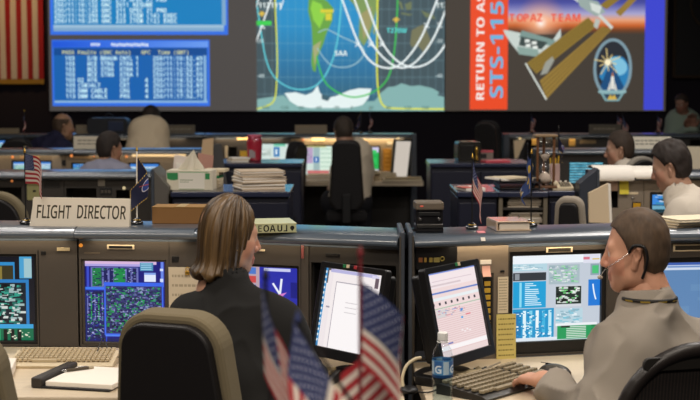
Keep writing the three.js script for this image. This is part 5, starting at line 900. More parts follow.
// third row, right
const r3R = row(R3, [[536, 800, 'third-row console ledge on the right carrying the white name card']])[0];
const b3r = bay(...seg(R3, 536, 660), 'third-row console bay with pale blue striped display', [{ px: [569, 161.5, 604, 184.5], tex: texFar[4], m: .006 }], { face: mat.panelDark });
const b3s = bay(...seg(R3, 660, 800), 'third-row console bay at right behind the dark-haired man', [{ px: [656, 160.5, 694, 184], tex: texFar[3], m: .01 }], { face: mat.panelDark });
single('console_desk', 'desk of the third row on the right', 'desk', slab([[wx(536, R3), -R3 - .03], [wx(800, R3), -R3 - .03], [wx(800, R3), -R3 + .5], [wx(536, R3), -R3 + .5]], DESK - .04, DESK), mat.desk);
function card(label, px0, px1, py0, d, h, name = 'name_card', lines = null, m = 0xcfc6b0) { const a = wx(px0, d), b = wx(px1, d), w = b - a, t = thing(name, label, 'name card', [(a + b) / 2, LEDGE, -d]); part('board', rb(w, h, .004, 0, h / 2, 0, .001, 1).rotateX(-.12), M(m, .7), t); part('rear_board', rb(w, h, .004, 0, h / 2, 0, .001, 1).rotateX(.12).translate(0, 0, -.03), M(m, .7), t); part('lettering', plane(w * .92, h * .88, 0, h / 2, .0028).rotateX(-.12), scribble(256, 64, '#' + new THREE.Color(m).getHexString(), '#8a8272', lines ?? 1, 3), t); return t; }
card('white two-line name card on the third-row ledge at right', 630, 671, 147, R3 + .06, .085, 'name_card', 2, 0xf6efdc);
card('pale name card on the third-row ledge left of the seated man', 73.5, 104, 149, R3 + .06, .088, 'name_card', 2, 0xd8cfba);
{ const t = thing('document_board', 'cream sheet standing upright at the right edge of the picture', 'document board', [wx(699, 9.2), 0, -9.3], -.25); part('sheet', ext([[-.055, .98], [.1, .98], [.1, 1.13], [-.07, 1.13]], .006), M(0xd8ccb2, .8), t); part('holder', bx(.15, .98, .1, .02, .49, -.05), mat.panelDark, t); }
// things on the third-row cabinets
{ const t = thing('candy_jar', 'red plastic jar with pink top and grey label on the far navy cabinet', 'jar', [wx(254.5, 9.35), CAB, -9.35]); part('jar', lathe([[0, 0], [.042, 0], [.047, .01], [.049, .06], [.052, .12], [.047, .15], [.04, .158], [0, .158]], 28), new THREE.MeshPhysicalMaterial({ color: 0xb02a3c, roughness: .3, clearcoat: .6 }), t); part('lid', lathe([[0, .158], [.046, .158], [.048, .162], [.048, .172], [.044, .176], [0, .176]], 28), M(0xc9566e, .4), t); part('label', rb(.04, .055, .004, -.012, .05, .047, .001, 1), M(0x9a8f8f, .7), t); const kn = []; for (let k = 0; k < 7; k++) kn.push(sp(.012, .034 * Math.cos(k * .9), .135 + .01 * (k % 3), .034 * Math.sin(k * .9) + .01, 8)); part('sweets', kn, M(0xd97a8f, .5), t); }
{ const t = thing('paper_stack', 'flat white papers lying left of the red jar', 'papers', [wx(238, 9.35), CAB, -9.3], .3); for (let i = 0; i < 3; i++) part('sheaf', rb(.12, .008, .14, .006 * i, .005 + .009 * i, 0, .001, 1), i % 2 ? mat.cream : mat.paper, t); }
{ const t = thing('metal_box', 'silver toaster-shaped metal box on the right navy cabinet', 'metal box', [wx(467.5, 9.35), CAB, -9.35], .1); part('housing', ext(rrect(.15, .13, .02, 5, 0, .065), .14, .003).translate(0, 0, -.07), M(0x4a4842, .25, { metalness: .7 }), t); part('front_plate', rb(.1, .1, .006, -.012, .06, .074, .003), M(0x2c2b29, .35, { metalness: .5 }), t); part('top_slot', rb(.08, .006, .03, 0, .131, 0, .002), mat.cream, t); part('gold_figure', lathe([[0, .01], [.014, .01], [.012, .03], [.006, .05], [.014, .075], [.008, .095], [0, .1]], 14).translate(.045, 0, .085), mat.gold, t); part('foot', rb(.14, .008, .13, 0, .004, 0, .002), mat.black, t); }
{ const t = thing('printed_box', 'small red and white carton right of the metal box', 'carton', [wx(486, 9.4), CAB, -9.45]); part('carton', rb(.1, .06, .07, 0, .03, 0, .002), M(0x8a7a70, .7), t); part('red_lid', rb(.102, .014, .072, 0, .06, 0, .002), M(0xc2505c, .6), t); part('panel', rb(.04, .03, .003, -.015, .03, .036, .001, 1), mat.black, t); }
{ const t = thing('paper_sheet', 'glossy pink-red sheets lying in front of the small carton', 'paper', [wx(495, 9.25), CAB, -9.22], .2); part('sheets', rb(.17, .012, .12, 0, .006, 0, .001, 1), M(0xd0505c, .35), t); part('top_sheet', rb(.12, .003, .1, -.02, .0135, .01, .0008, 1), M(0xe0848c, .35), t); }
// fourth row
const r4 = row(R4, [[-60, 66, 'front-row console ledge at far left'], [66, 204, 'front-row console ledge behind the bending man'], [205, 291, 'front-row console ledge behind the red jar'], [291, 414, 'front-row console ledge under the world map'], [504, 660, 'front-row console ledge right of the aisle'], [660, 800, 'front-row console ledge at far right']]);
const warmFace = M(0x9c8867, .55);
const b4 = [
  [-60, 66, 'front-row console bay at far left with pale blue display', [{ px: [-20, 138.5, 17, 150], tex: texFar[3], m: .01 }], mat.panelDark],
  [66, 204, 'front-row console bay in front of the bending man', [{ px: [118, 140, 133, 150] }], mat.panel],
  [205, 291, 'front-row console bay with pale display and blue window', [{ px: [258, 143, 289, 162], tex: texFar[2], m: .008 }, { px: [225, 147, 237, 170] }], mat.panel],
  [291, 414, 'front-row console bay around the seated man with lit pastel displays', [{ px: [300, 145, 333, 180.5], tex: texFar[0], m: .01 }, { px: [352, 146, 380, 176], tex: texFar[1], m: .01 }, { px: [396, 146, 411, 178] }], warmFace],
  [504, 660, 'front-row console bay at right with a tilted lit document', [{ px: [511, 139, 536, 160] }], mat.panelDark],
  [660, 800, 'front-row console bay at far right', [{ px: [690, 140, 720, 155] }], mat.panelDark],
].map(([x0, x1, label, ds, face]) => bay(...seg(R4, x0, x1), label, ds, { face }));
plate(b4[3], [312, 138.2, 324.5, 141.5], M(0xe8c98a, .5)); plate(b4[3], [358, 138.8, 366, 141.2], M(0xe8c98a, .5)); plate(b4[3], [383, 149, 391.5, 172], M(0xd08f1c, .6), 'amber_panel', null, .006); for (let k = 0; k < 5; k++) plate(b4[3], [384.3, 150.5 + k * 4.3, 390, 153 + k * 4.3], M(0xe3a93a, .5), 'amber_key', null, .01);
lampDot(b4[3], 303, 139.8, .011, 0xff9a50, .8); lampDot(b4[3], 398, 138, .010, 0xffe0a0, 1); lampDot(b4[4], 520, 138.5, .012, 0xffe0a0, .8);
plate(b4[3], [387, 142, 392, 145], mat.cream); plate(b4[2], [237, 137.5, 250, 140], M(0xe0be82, .5)); plate(b4[2], [240, 151, 247, 161], M(0xd8b030, .5), 'yellow_panel', null, .008); plate(b4[2], [225, 146, 228, 158], mat.cream, 'panel_strip');
plate(b4[4], [532, 139, 537, 145], M(0xd8a850, .5), 'amber_panel', null, .006); plate(b4[4], [569, 139, 575, 146], M(0xd8a850, .5), 'amber_panel', null, .006); plate(b4[4], [580, 140, 596, 143.5], M(0x8a7450, .5));
single('console_desk', 'warm-lit desk of the front row in the centre', 'desk', slab([[wx(205, R4), -R4 - .03], [wx(414, R4), -R4 - .03], [wx(420, R4), -R4 + .6], [wx(205, R4), -R4 + .6]], DESK - .04, DESK), mat.desk);
single('console_desk', 'desk of the front row on the left', 'desk', slab([[wx(-60, R4), -R4 - .03], [wx(203, R4), -R4 - .03], [wx(203, R4), -R4 + .55], [wx(-60, R4), -R4 + .55]], DESK - .04, DESK), mat.desk);
single('console_desk', 'desk of the front row on the right', 'desk', slab([[wx(504, R4), -R4 - .03], [wx(800, R4), -R4 - .03], [wx(800, R4), -R4 + .55], [wx(504, R4), -R4 + .55]], DESK - .04, DESK), mat.desk);
endPanel('slim grey end panel right of the tilted white monitor', [[411.5, 134], [416, 134], [417, 330], [412, 330]], R4 - .03, .05, mat.steel);
endPanel('slim grey end panel at the left of the right front-row console', [[504, 134], [509, 134], [508, 330], [504, 330]], R4 - .03, .05, mat.steel);
taskLamp(r4[3], .9, 34, TL('over the centre front-row displays')); taskLamp(r4[2], .6, 22, TL('behind the red jar')); taskLamp(r4[1], .9, 12, TL('before the bending man')); taskLamp(r4[4], .6, 9, TL('right of the aisle in the front row'), -.3);
{ // tilted white monitor and desk things at the centre console
  const p = at(400, 158, 12.35), t = thing('desk_monitor', 'tilted monitor with blank white page at the front-row centre console', 'monitor', [p.x, DESK, -12.35], .35), h0 = at(400, 177, 12.35).y - DESK, h1 = at(400, 141, 12.35).y - DESK, w = .16;
  part('bezel', ext([[-w / 2 - .015, h0 - .02], [w / 2 - .02, h0 - .025], [w / 2 + .02, h1 + .01], [-w / 2 + .02, h1 + .015]], .03, .003), M(0x2a2622, .5), t); part('screen', ext([[-w / 2, h0], [w / 2 - .03, h0 - .004], [w / 2 + .008, h1 - .003], [-w / 2 + .03, h1]], .002).translate(0, 0, .034), glow(0xe8ddd0, .72), t); part('neck', bx(.04, h0, .03, 0, h0 / 2, 0), mat.black, t); part('foot', rb(.2, .02, .16, 0, .01, .02, .006), mat.panelDark, t);
  const q = thing('desk_phone', 'grey telephone set on the front-row desk below the white monitor', 'telephone', [wx(385, 12.3), DESK, -12.25], .1); part('body', prism([[-.08, 0], [.08, 0], [.08, .02], [-.06, .075], [-.08, .075]], -.1, .1, .3), M(0xa99878, .5), q); part('handset', rb(.04, .03, .17, -.07, .07, 0, .012, 3), mat.beigePlastic, q);
  const s = thing('paper_stack', 'bright papers on the front-row desk left of the tall chair', 'papers', [wx(316, 12.25), DESK, -12.3], .1); for (let i = 0; i < 4; i++) part('sheaf', rb(.2, .012, .15, .01 * i, .007 + .013 * i, 0, .001, 1), i % 2 ? mat.cream : mat.paper, s);
  const k = thing('keyboard', 'beige keyboard on the front-row desk right of the tall chair', 'keyboard', [wx(402, 12.2), DESK, -12.15], .05); part('base', prism([[-.07, 0], [.07, 0], [.07, .014], [-.07, .034]], -.17, .17, .3), mat.beigePlastic, k); part('keys', bx(.31, .012, .1, 0, .03, 0), M(0xb09c78, .6), k);
}
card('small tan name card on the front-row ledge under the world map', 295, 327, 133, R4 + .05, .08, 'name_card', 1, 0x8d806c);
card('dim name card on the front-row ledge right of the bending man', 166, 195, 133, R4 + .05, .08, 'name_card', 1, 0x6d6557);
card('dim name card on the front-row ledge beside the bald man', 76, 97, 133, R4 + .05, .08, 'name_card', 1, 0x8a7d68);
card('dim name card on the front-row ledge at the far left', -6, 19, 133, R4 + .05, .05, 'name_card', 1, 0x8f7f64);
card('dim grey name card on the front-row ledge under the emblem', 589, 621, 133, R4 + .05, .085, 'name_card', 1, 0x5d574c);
{ const t = thing('document_board', 'brightly lit tilted sheet at the right front-row console', 'document board', [wx(518, 12.35), DESK, -12.35]); const y0 = at(518, 159, 12.35).y - DESK, y1 = at(518, 139.5, 12.35).y - DESK; part('sheet', ext([[-.03, y0], [.0, y0 + .01], [.065, y1 + .0], [-.04, y1 - .01]], .004), M(0xf0d8b0, .8), t); part('backing', ext([[-.05, 0], [.02, 0], [.07, y1], [-.05, y1]], .01).translate(0, 0, -.014), mat.black, t); }
{ const t = thing('equipment_case', 'dark rounded equipment case on the front-row ledge behind the seated man', 'case', [wx(108, 12.75), LEDGE, -12.82]); part('shell', ext(rrect(.36, .14, .035, 5, 0, .07), .2, .004).translate(0, 0, -.1), M(0x23262d, .45), t); part('side_panel', rb(.14, .09, .01, .08, .07, .106, .01, 3), M(0x2f3a55, .35), t); part('handle', new THREE.TorusGeometry(.04, .006, 8, 20, Math.PI).translate(0, .14, 0), mat.black, t); }
const FG = 'tiny striped flags on the front-row ledge at right';
[[531, 112, 'tiny reddish flag hanging near the banner on the front row'], [617, 112, 'tiny reddish flag just left of the long drooping flag on the front row'], [622, 114, 'long drooping striped flag on the front row under the emblem'], [657, 112, 'tiny reddish flag under the blue strip of the slide']].forEach(([x, y, label], k) => { const z = R4 + .12, top = at(x, y, z).y - LEDGE; tableFlag(label, V(wx(x, z), LEDGE, -z), { height: top, top: .01, hoist: k === 2 ? .14 : .11, fly: k === 2 ? .2 : .12, droop: 1.35, yaw: k === 2 ? .6 : 1.0, gather: .4, amp: .03, freq: 8, baseR: 1.4, finMat: mat.black }, clothUS); });
tableFlag('dark blue flag on the front-row ledge under the world map', V(wx(361, 12.8), LEDGE, -12.82), { height: at(361, 112, 12.8).y - LEDGE, top: .01, hoist: .1, fly: .15, droop: 1.2, yaw: 2.6, gather: .3, amp: .02, curve: .4 }, clothBlue);
tableFlag('narrow striped flag beside the dark blue flag under the world map', V(wx(370, 12.8), LEDGE, -12.82), { height: at(370, 109, 12.8).y - LEDGE, top: .02, hoist: .1, fly: .14, droop: 1.45, yaw: 1.3, gather: .5, amp: .02, baseR: 1.6 }, clothUS);
tableFlag('slender flag on the third-row ledge beside the pale name card', V(wx(25, 9.85), LEDGE, -9.85), { height: .26, top: .02, hoist: .08, fly: .1, droop: 1.45, yaw: 1.4, gather: .6, amp: .01 }, clothUS);
{ const t = thing('wall_lamp', 'tiny warm lamp glowing on the dark wall at far left', 'lamp', [at(10, 114, 16.3).x, at(10, 114, 16.3).y, -16.42]); part('plate', rb(.08, .1, .03, 0, 0, -.03, .006), mat.black, t); part('bulb', sp(.022, 0, 0, .02), glow(0xe8d0a0, 1.2), t); const L = new THREE.PointLight(0xffd8a0, .15, 4); L.position.copy(t.position).add(V(0, 0, .02)); scene.add(L); }
{ const t = thing('wall_lamp', 'dim blue indicator box low on the dark wall at far left', 'lamp', [at(35, 125, 16.3).x, at(35, 125, 16.3).y, -16.42]); part('plate', rb(.1, .08, .03, 0, 0, -.03, .006), mat.black, t); part('lens', sp(.024, 0, 0, .0), glow(0x3a5aa8, .5), t); }

// ------------------------------------------------------------------ flags in front of the camera, on the ledge of the nearest row
{
  const d = 1.72, L0 = row(d, [[-200, 900, 'console ledge of the row at the camera, below the picture']])[0];
  bay(...seg(d, -200, 900), 'console bay of the row at the camera, below the picture', []);
  const cream = M(0xcfc4b2, .7);
  tableFlag('blurred striped flag nearest the camera, leftmost of three', V(wx(265, d), LEDGE, -d - .1), { height: .204, top: .0, hoist: .118, fly: .18, off: [-.003, .006], path: [[0, 1.9, .7], [.06, .95, .9], [.5, 1.05, 1.05], [1, 1.1, 1.2]], amp: .008, freq: 7, skew: 2, gather: .0, lean: -.03, staffMat: mat.black, finMat: mat.black }, clothUS);
  tableFlag('blurred striped flag nearest the camera, middle of three with broad blue field', V(wx(380, d), LEDGE, -d + .0), { height: .164, top: -.003, hoist: .16, fly: .17, off: [-.004, .007], path: [[0, 1.2, 1.25], [.08, 2.0, 1.42], [1, 2.3, 1.42]], amp: .007, freq: 6, skew: 5.0, gather: .6, lean: -.62, staffMat: mat.black, finMat: M(0x26305c, .8) }, clothUS);
  tableFlag('blurred striped flag nearest the camera, rightmost of three under a red staff tip', V(wx(361, d), LEDGE, -d - .09), { height: .235, top: .033, hoist: .11, fly: .215, path: [[0, -.55, .55], [.36, -.65, .75], [.48, -2.8, .75], [1, -2.95, .7]], amp: .006, freq: 7, skew: 3, gather: -.35, staffMat: M(0x6a2026, .4), finMat: M(0x6a2026, .4) }, clothUS);
}

// ------------------------------------------------------------------ chairs
function chair(label, x, z, yaw, o) {                                // back of the seat at x, z; the sitter looks along yaw
  const t = thing('office_chair', label, 'chair', [x, 0, z], yaw), top = o.top, lo = o.low ?? .52, w = o.w, wt = o.wt ?? w * .9, r = o.r ?? .1;
  const outline = (g) => { const pts = [], W = w / 2 + g, T = wt / 2 + g, H = top + g, rr = r + g; for (let i = 0; i <= 10; i++) { const a = i / 10 * Math.PI / 2; pts.push([T - rr + rr * Math.cos(a), H - rr + rr * Math.sin(a)]); } for (let i = 0; i <= 10; i++) { const a = Math.PI / 2 + i / 10 * Math.PI / 2; pts.push([-T + rr + rr * Math.cos(a), H - rr + rr * Math.sin(a)]); } pts.push([-W, lo + .06 - g], [-W + .05, lo - g], [W - .05, lo - g], [W, lo + .06 - g]); return pts; };
  const lean = new THREE.Matrix4().makeTranslation(0, lo, 0).multiply(new THREE.Matrix4().makeRotationX(-(o.lean ?? .12))).multiply(new THREE.Matrix4().makeTranslation(0, -lo, 0));
  if (o.mesh) {
    const pts = outline(0).map(p => V(p[0], p[1], .02 * (p[0] / w) ** 2 * 4)); const cv = new THREE.CatmullRomCurve3(pts, true, 'catmullrom', .1);
    part('back_frame', new THREE.TubeGeometry(cv, 160, .019, 10, true).applyMatrix4(lean), M(0x231e1c, .4), t);
    part('back_mesh', ext(outline(-.014), .004).translate(0, 0, .004).applyMatrix4(lean), new THREE.MeshStandardMaterial({ color: 0x2b2320, roughness: .85, map: canv(64, 64, (c) => { c.fillStyle = '#5a4a42'; c.fillRect(0, 0, 64, 64); c.fillStyle = '#f0e0d8'; for (let i = 0; i < 8; i++) c.fillRect(i * 8, 0, 3, 64); }, 14) }), t);
    part('top_band', ext(rrect(w * .78, .03, .014, 4, 0, top - .03), .006, .002).translate(0, 0, -.004).applyMatrix4(lean), M(0x221f1b, .6), t);
  } else {
    part('back_cushion', ext(outline(-.008), o.thick ?? .05, .012).translate(0, 0, .018).applyMatrix4(lean), o.cushion ?? mat.chairTan, t);
    part('back_shell', ext(outline(o.inset ?? -.016), .014, .006).translate(0, 0, -.008).applyMatrix4(lean), o.shell ?? mat.chairShell, t);
    const rim = outline((o.inset ?? -.016) + .007).map(p => V(p[0], p[1], .01)); part('edge_piping', new THREE.TubeGeometry(new THREE.CatmullRomCurve3(rim, true, 'catmullrom', .1), 120, .0045, 8, true).applyMatrix4(lean), o.piping ?? M(0x3a352f, .25), t);
  }
  part('seat', rb(w + .06, .09, .46, 0, .44, .27, .035, 3), o.cushion ?? mat.chairTan, t);
  part('back_support', [rb(.07, lo + .14 - .4, .02, 0, (lo + .14 + .4) / 2, -.03, .006), rb(.07, .02, .2, 0, .4, .08, .006)], mat.black, t);
  part('column', [cy(.028, .028, .3, 0, .25, .27, 16), cy(.04, .05, .05, 0, .1, .27, 16)], mat.black, t);
  for (let k = 0; k < 5; k++) { const a = k * Math.PI * .4 + .3, l = part('base_leg', bar(V(0, .1, .27), V(.29 * Math.cos(a), .075, .27 + .29 * Math.sin(a)), .024, .016, 8), mat.black, t); part('caster', cy(.03, .03, .03, 0, 0, 0, 14).rotateZ(Math.PI / 2).rotateY(a).translate(.29 * Math.cos(a), .031, .27 + .29 * Math.sin(a)), mat.rubber, l); }
  if (o.arms !== false) for (const s of [-1, 1]) { const am = part('armrest', rb(.06, .03, .25, s * (w / 2 + .06), .66, .25, .012, 3), mat.black, t); part('arm_post', tube([[s * (w / 2 - .02), .41, .25], [s * (w / 2 + .06), .43, .25], [s * (w / 2 + .06), .65, .25]], .014, 8), mat.black, am); }
  return t;
}
const dg = Math.PI / 180;
chair('dark-backed office chair with tan cushion rim behind the woman in black', at(176, 400, 3.42).x, -3.42, 158 * dg, { top: .985, w: .345, wt: .285, r: .09, thick: .048, low: .56, inset: -.024, arms: false });
chair('black mesh-backed office chair behind the man in the tan shirt', at(708, 380, 3.42).x, -3.40, 196 * dg, { top: .912, w: .53, wt: .5, r: .19, mesh: true, low: .5, cushion: mat.chairDark, arms: false });
chair('tan-rimmed office chair cut off by the left edge of the picture', at(-56, 400, 3.35).x, -3.35, 176 * dg, { top: .945, w: .37, wt: .3, r: .1, thick: .06, low: .56, inset: -.024, arms: false });
chair('office chair with pale curved rim at far left in the second row', at(-8, 200, 6.35).x, -6.35, 172 * dg, { top: 1.055, w: .42, wt: .34, r: .13, low: .56, arms: false, inset: -.03, thick: .03 });
chair('tan-rimmed office chair turned sideways before the right navy counter', at(571, 200, 6.2).x, -6.2, 160 * dg, { top: 1.045, w: .17, wt: .12, r: .045, low: .56, cushion: M(0x9a8f80, .9), arms: false, thick: .03, inset: -.026 });
chair('office chair with pale rim behind the seated man of the third row on the right', at(638, 160, 8.3).x, -8.3, 205 * dg, { top: 1.115, w: .26, wt: .22, r: .1, low: .56, cushion: M(0x8a8378, .9), arms: false, inset: -.022, thick: .02 });
chair('tall black office chair in front of the centre console displays', at(346.5, 160, 11.5).x, -11.5, 180 * dg, { top: 1.075, w: .285, wt: .225, r: .06, low: .5, cushion: mat.chairDark, lean: .08, arms: false });
chair('dark office chair standing sideways left of the centre console displays', at(295, 150, 11.9).x, -11.9, 245 * dg, { top: 1.05, w: .3, wt: .24, r: .1, cushion: mat.chairDark, arms: false });
chair('dark office chair with a faint rim behind the metal box right of the aisle', at(489, 140, 11.6).x, -11.6, 150 * dg, { top: 1.235, w: .24, wt: .2, r: .07, cushion: mat.chairDark, piping: M(0x4a3a34, .4), arms: false });
chair('dark office chair at far left before the front row', at(17, 140, 11.7).x, -11.7, 185 * dg, { top: 1.09, w: .3, wt: .26, r: .11, cushion: mat.chairDark, arms: false });

// ------------------------------------------------------------------ people
const stripeShirt = M(0x938a7e, .9, { bumpMap: weaveBump, bumpScale: .0004 }), whiteShirt = M(0xcfc4b4, .9), suit = M(0x0c0b09, .95, { bumpMap: weaveBump, bumpScale: .0004 });
const brown = [[.035, .021, .012], [.13, .08, .045]], darkHair = [[.012, .008, .006], [.035, .022, .016]];
{ // woman
  const head = at(230.5, 237, 3.85); const yaw = 110 * dg;
  const outer = (() => {
    const crown = ell(0, .034, -.014, .086, .101, .100), curtain = ell(0, -.062, -.036, .086, .12, .076), flick = ell(0, -.118, -.045, .094, .034, .092);
    const L = [[-.088, .0], [.088, .0]];
    const face = ell(0, -.05, .128, .12, .14, .086), under = ell(0, -.19, .02, .05, .05, .07), jawCut = ell(0, -.15, .128, .12, .08, .075);
    return (x, y, z) => {
      const ang = Math.atan2(x, -z + .02), st = Math.sin(ang * 26 + 2.5 * vnoise(x * 22, y * 7, z * 22)) * .0026 + Math.sin(ang * 61 + 4 * vnoise(x * 40, y * 9, z * 40)) * .0009;
      let d = smin(smin(crown(x, y, z), curtain(x, y, z), .05), flick(x, y, z), .03);
      d += st - .006 * (vnoise(x * 14 + 5, y * 5, z * 14) - .5) + .003 * Math.exp(-(x * x) / .00002) * (y > .1 ? 1 : 0);
      d = smax(d, -face(x, y, z), .02); d = smax(d, -under(x, y, z), .02); d = smax(d, -jawCut(x, y, z), .015);
      return smax(d, -.128 + .012 * Math.sin(ang * 13) - y, .012);
    };
  })();
  makePerson({
    label: 'woman with shoulder-length brown hair in a black jacket seated at the console', pelvis: V(-.30, .52, -3.60), chest: V(-.31, .785, -3.74), neckBase: V(-.315, .945, -3.785), yaw: 160 * dg, sw: .108, girth: .85, head, hyaw: yaw, hpitch: .1, hs: .89, collarBand: false, neckR: .046,
    headOpt: { neck: .044, noEars: true }, elL: V(-.50, .72, -3.70), elR: V(-.125, .74, -3.76), wrL: V(-.42, .76, -3.98), wrR: V(-.14, .755, -4.0), skin: [.56, .31, .21], lip: [.45, .15, .12],
    hands: [[V(-.14, .752, -3.99), 0, 1, .3, V(-.25, -.1, -1)], [V(-.42, .757, -3.97), 0, -1, .3, V(.2, -.1, -1)]],
    shirt: suit, shirtName: 'jacket', wrinkle: .005, collar: .52, collarR: .058, neckCut: .048, shirtCell: .009,
    hair: { f: outer, lo: V(-.15, -.22, -.19), hi: V(.15, .18, .13), color: (x, y, z) => { const ang = Math.atan2(x, -z + .02), n = vnoise(ang * 9 + 2 * vnoise(x * 15, y * 4, z * 15), y * 6, 3), m = vnoise(ang * 55 + 3 * vnoise(x * 30, y * 8, z * 30), y * 9, 9); const k = Math.max(0, Math.min(1, n * .8 + m * .8 - .5 + y * .8)); return [.038 + .165 * k, .022 + .096 * k, .010 + .036 * k]; }, mat: new THREE.MeshPhysicalMaterial({ vertexColors: true, roughness: .42, sheen: .3, sheenRoughness: .5 }) },
    extra: (root, Hm, put, { neckB, toW, up }) => {
      const g = []; for (const s of [-1, 1]) g.push(sp(.0035, s * .083, -.032, .0, 10)); part('earring', merge(g).applyMatrix4(Hm).translate(-root.position.x, 0, -root.position.z), mat.gold, root);
      const lp = []; for (let i = 0; i <= 14; i++) { const a = Math.PI * (.15 + .7 * i / 14); lp.push(V(-.058 * Math.cos(a), .150 + .03 * Math.sin(a), .052 * Math.sin(a)).applyMatrix4(new THREE.Matrix4().makeBasis(V(1, 0, 0), V(0, 1, 0), V(0, 0, 1))).add(V(0, 0, 0))); }
      part('collar', tube(lp.map(p => toW(p.x, p.y, p.z)), .016, 8, 40).translate(-root.position.x, 0, -root.position.z), suit, root);
    },
  });
}
{ // man at the right
  const head = at(634, 252.5, 3.75);
  makePerson({
    label: 'man with short brown hair in a tan shirt seated with one hand on the keyboard', pelvis: V(.845, .53, -3.60), chest: V(.815, .735, -3.70), yaw: -142 * dg, sw: .148, girth: 1.0, head, hyaw: -103 * dg, hpitch: .06, hroll: 0, hs: .905,
    neckBase: V(.80, .915, -3.72), neckR: .054, headOpt: { neck: .056, neckZ: -.075 },
    shL: V(.725, .845, -3.625), shR: V(.905, .805, -3.78), elL: V(.64, .69, -3.50), elR: V(.99, .70, -3.80), wrL: V(.532, .742, -3.725), wrR: V(.83, .745, -4.02), skin: [.60, .31, .20], lip: [.46, .2, .15],
    hands: [[V(.534, .75, -3.72), 0, -1, .38, V(-.46, -.12, -.9), V(.1, 1, .1)], [V(.83, .745, -4.01), 0, 1, .35, V(-.6, -.06, -.8)]],
    sleeve: .84, bandAt: .36, bandR: 1.04, shirt: stripeShirt, wrinkle: .012, collar: .34, collarR: .064, neckCut: .056, shirtCell: .008, hair: shortHair(brown[0], brown[1], { th: .008, rough: .0022, nape: -.07 }), hairCell: .0036,
    extra: (root, Hm, put, { neckB, neckTop, toW }) => {
      const off = g => g.translate(-root.position.x, 0, -root.position.z);
      // headset: loop behind the near ear, boom to the mouth
      part('headset_loop', off(tube([[.082, .008, .014], [.090, .029, -.004], [.094, .026, -.036], [.094, -.004, -.046], [.089, -.04, -.038], [.08, -.068, -.026]], .005, 8, 48).applyMatrix4(Hm)), mat.black, root, 'black headset loop behind the ear');
      part('headset_boom', off(tube([[.083, .008, .014], [.084, -.014, .05], [.066, -.04, .095], [.034, -.066, .114]], .0014, 6, 30).applyMatrix4(Hm)), mat.chrome, root);
      part('microphone', off(new THREE.SphereGeometry(.0065, 10, 8).scale(1, 1, 1.5).translate(.03, -.067, .115).applyMatrix4(Hm)), M(0xb8ada0, .6), root);
      const br = []; for (const s of [-1, 1]) br.push(tube([[s * .014, .018, .0855], [s * .03, .0235, .083], [s * .046, .017, .071]], .003, 6, 16)); part('eyebrows', off(merge(br).applyMatrix4(Hm)), M(0x4a2f1c, .9), root);
      // collar fold and lanyard over it
      const ring = (y, rx, rz, a0, a1, dy) => { const o = []; for (let i = 0; i <= 26; i++) { const a = a0 + (a1 - a0) * i / 26; o.push(V(neckB.x + rx * Math.cos(a), neckB.y + y + dy * Math.sin(a), neckB.z + rz * Math.sin(a))); } return o; };
      part('lanyard', off((() => { const c = new THREE.CatmullRomCurve3(ring(.062, .073, .073, -.4, 2.9, .0)), g = new THREE.TubeGeometry(c, 60, .005, 8); return g; })()), new THREE.MeshStandardMaterial({ roughness: .6, map: canv(256, 16, (c) => { c.fillStyle = '#15130f'; c.fillRect(0, 0, 256, 16); c.fillStyle = '#c9a93a'; for (let k = 0; k < 5; k++) c.fillRect(20 + k * 48, 4, 26, 8); }) }), root, 'black and yellow lanyard around the collar');
    },
  });
}
// second row, right
makePerson({ far: true, cell: .015, headCell: .005, label: 'dark-haired man in a white shirt looking down, at the right edge', pelvis: V(1.66, .52, -6.42), chest: V(1.64, .84, -6.53), neckBase: V(1.56, 1.02, -6.6), yaw: -122 * dg, sw: .16, head: at(669.5, 167.5, 6.62), hyaw: -108 * dg, hpitch: .28, hs: .95, elL: V(1.42, .76, -6.40), elR: V(1.60, .76, -6.78), wrL: V(1.28, .76, -6.58), wrR: V(1.36, .76, -6.82), skin: [.48, .27, .18], shirt: whiteShirt, collar: .4, shirtCell: .012, hands: [[V(1.28, .757, -6.58), 0, -1, .3, V(-.6, -.1, -.6)], [V(1.36, .757, -6.82), 0, 1, .3, V(-.7, -.1, -.3)]], hair: shortHair(darkHair[0], darkHair[1], { th: .016, rough: .004, wave: .008, nape: -.07 }) });
// third row
makePerson({ far: true, label: 'man with dark hair in a white shirt facing left in the third row', pelvis: V(1.84, .5, -8.75), chest: V(1.80, .81, -8.9), neckBase: V(1.77, .99, -8.98), yaw: -130 * dg, sw: .14, head: at(618.5, 150.5, 9.05), hyaw: -98 * dg, hpitch: .1, hs: .96, elL: V(1.62, .74, -8.85), elR: V(1.9, .74, -9.12), wrL: V(1.52, .74, -9.1), wrR: V(1.7, .74, -9.25), skin: [.46, .26, .17], shirt: whiteShirt, hands: [[V(1.52, .735, -9.1), 0, -1, .3, V(-.3, -.1, -1)], [V(1.7, .735, -9.25), 0, 1, .3, V(-.3, -.1, -1)]], hair: shortHair([.025, .016, .01], [.06, .036, .022], { th: .011, nape: -.07 }) });
makePerson({ far: true, label: 'dark-haired man in a pale grey-blue shirt seated in the third row on the left', pelvis: V(-1.58, .54, -8.85), chest: V(-1.575, .845, -8.97), neckBase: V(-1.565, .985, -9.05), yaw: 165 * dg, sw: .10, girth: .85, head: at(110.5, 149.5, 9.1), hyaw: 128 * dg, hpitch: .1, hs: .88, elL: V(-1.76, .72, -9.0), elR: V(-1.40, .72, -9.02), wrL: V(-1.72, .74, -9.22), wrR: V(-1.45, .74, -9.24), skin: [.42, .22, .13], shirt: M(0x8f8fa0, .9), hands: [[V(-1.72, .735, -9.22), 0, -1, .3, V(.2, -.1, -1)], [V(-1.45, .735, -9.24), 0, 1, .3, V(-.2, -.1, -1)]], hair: shortHair(darkHair[0], darkHair[1], { th: .012, nape: -.095 }) });
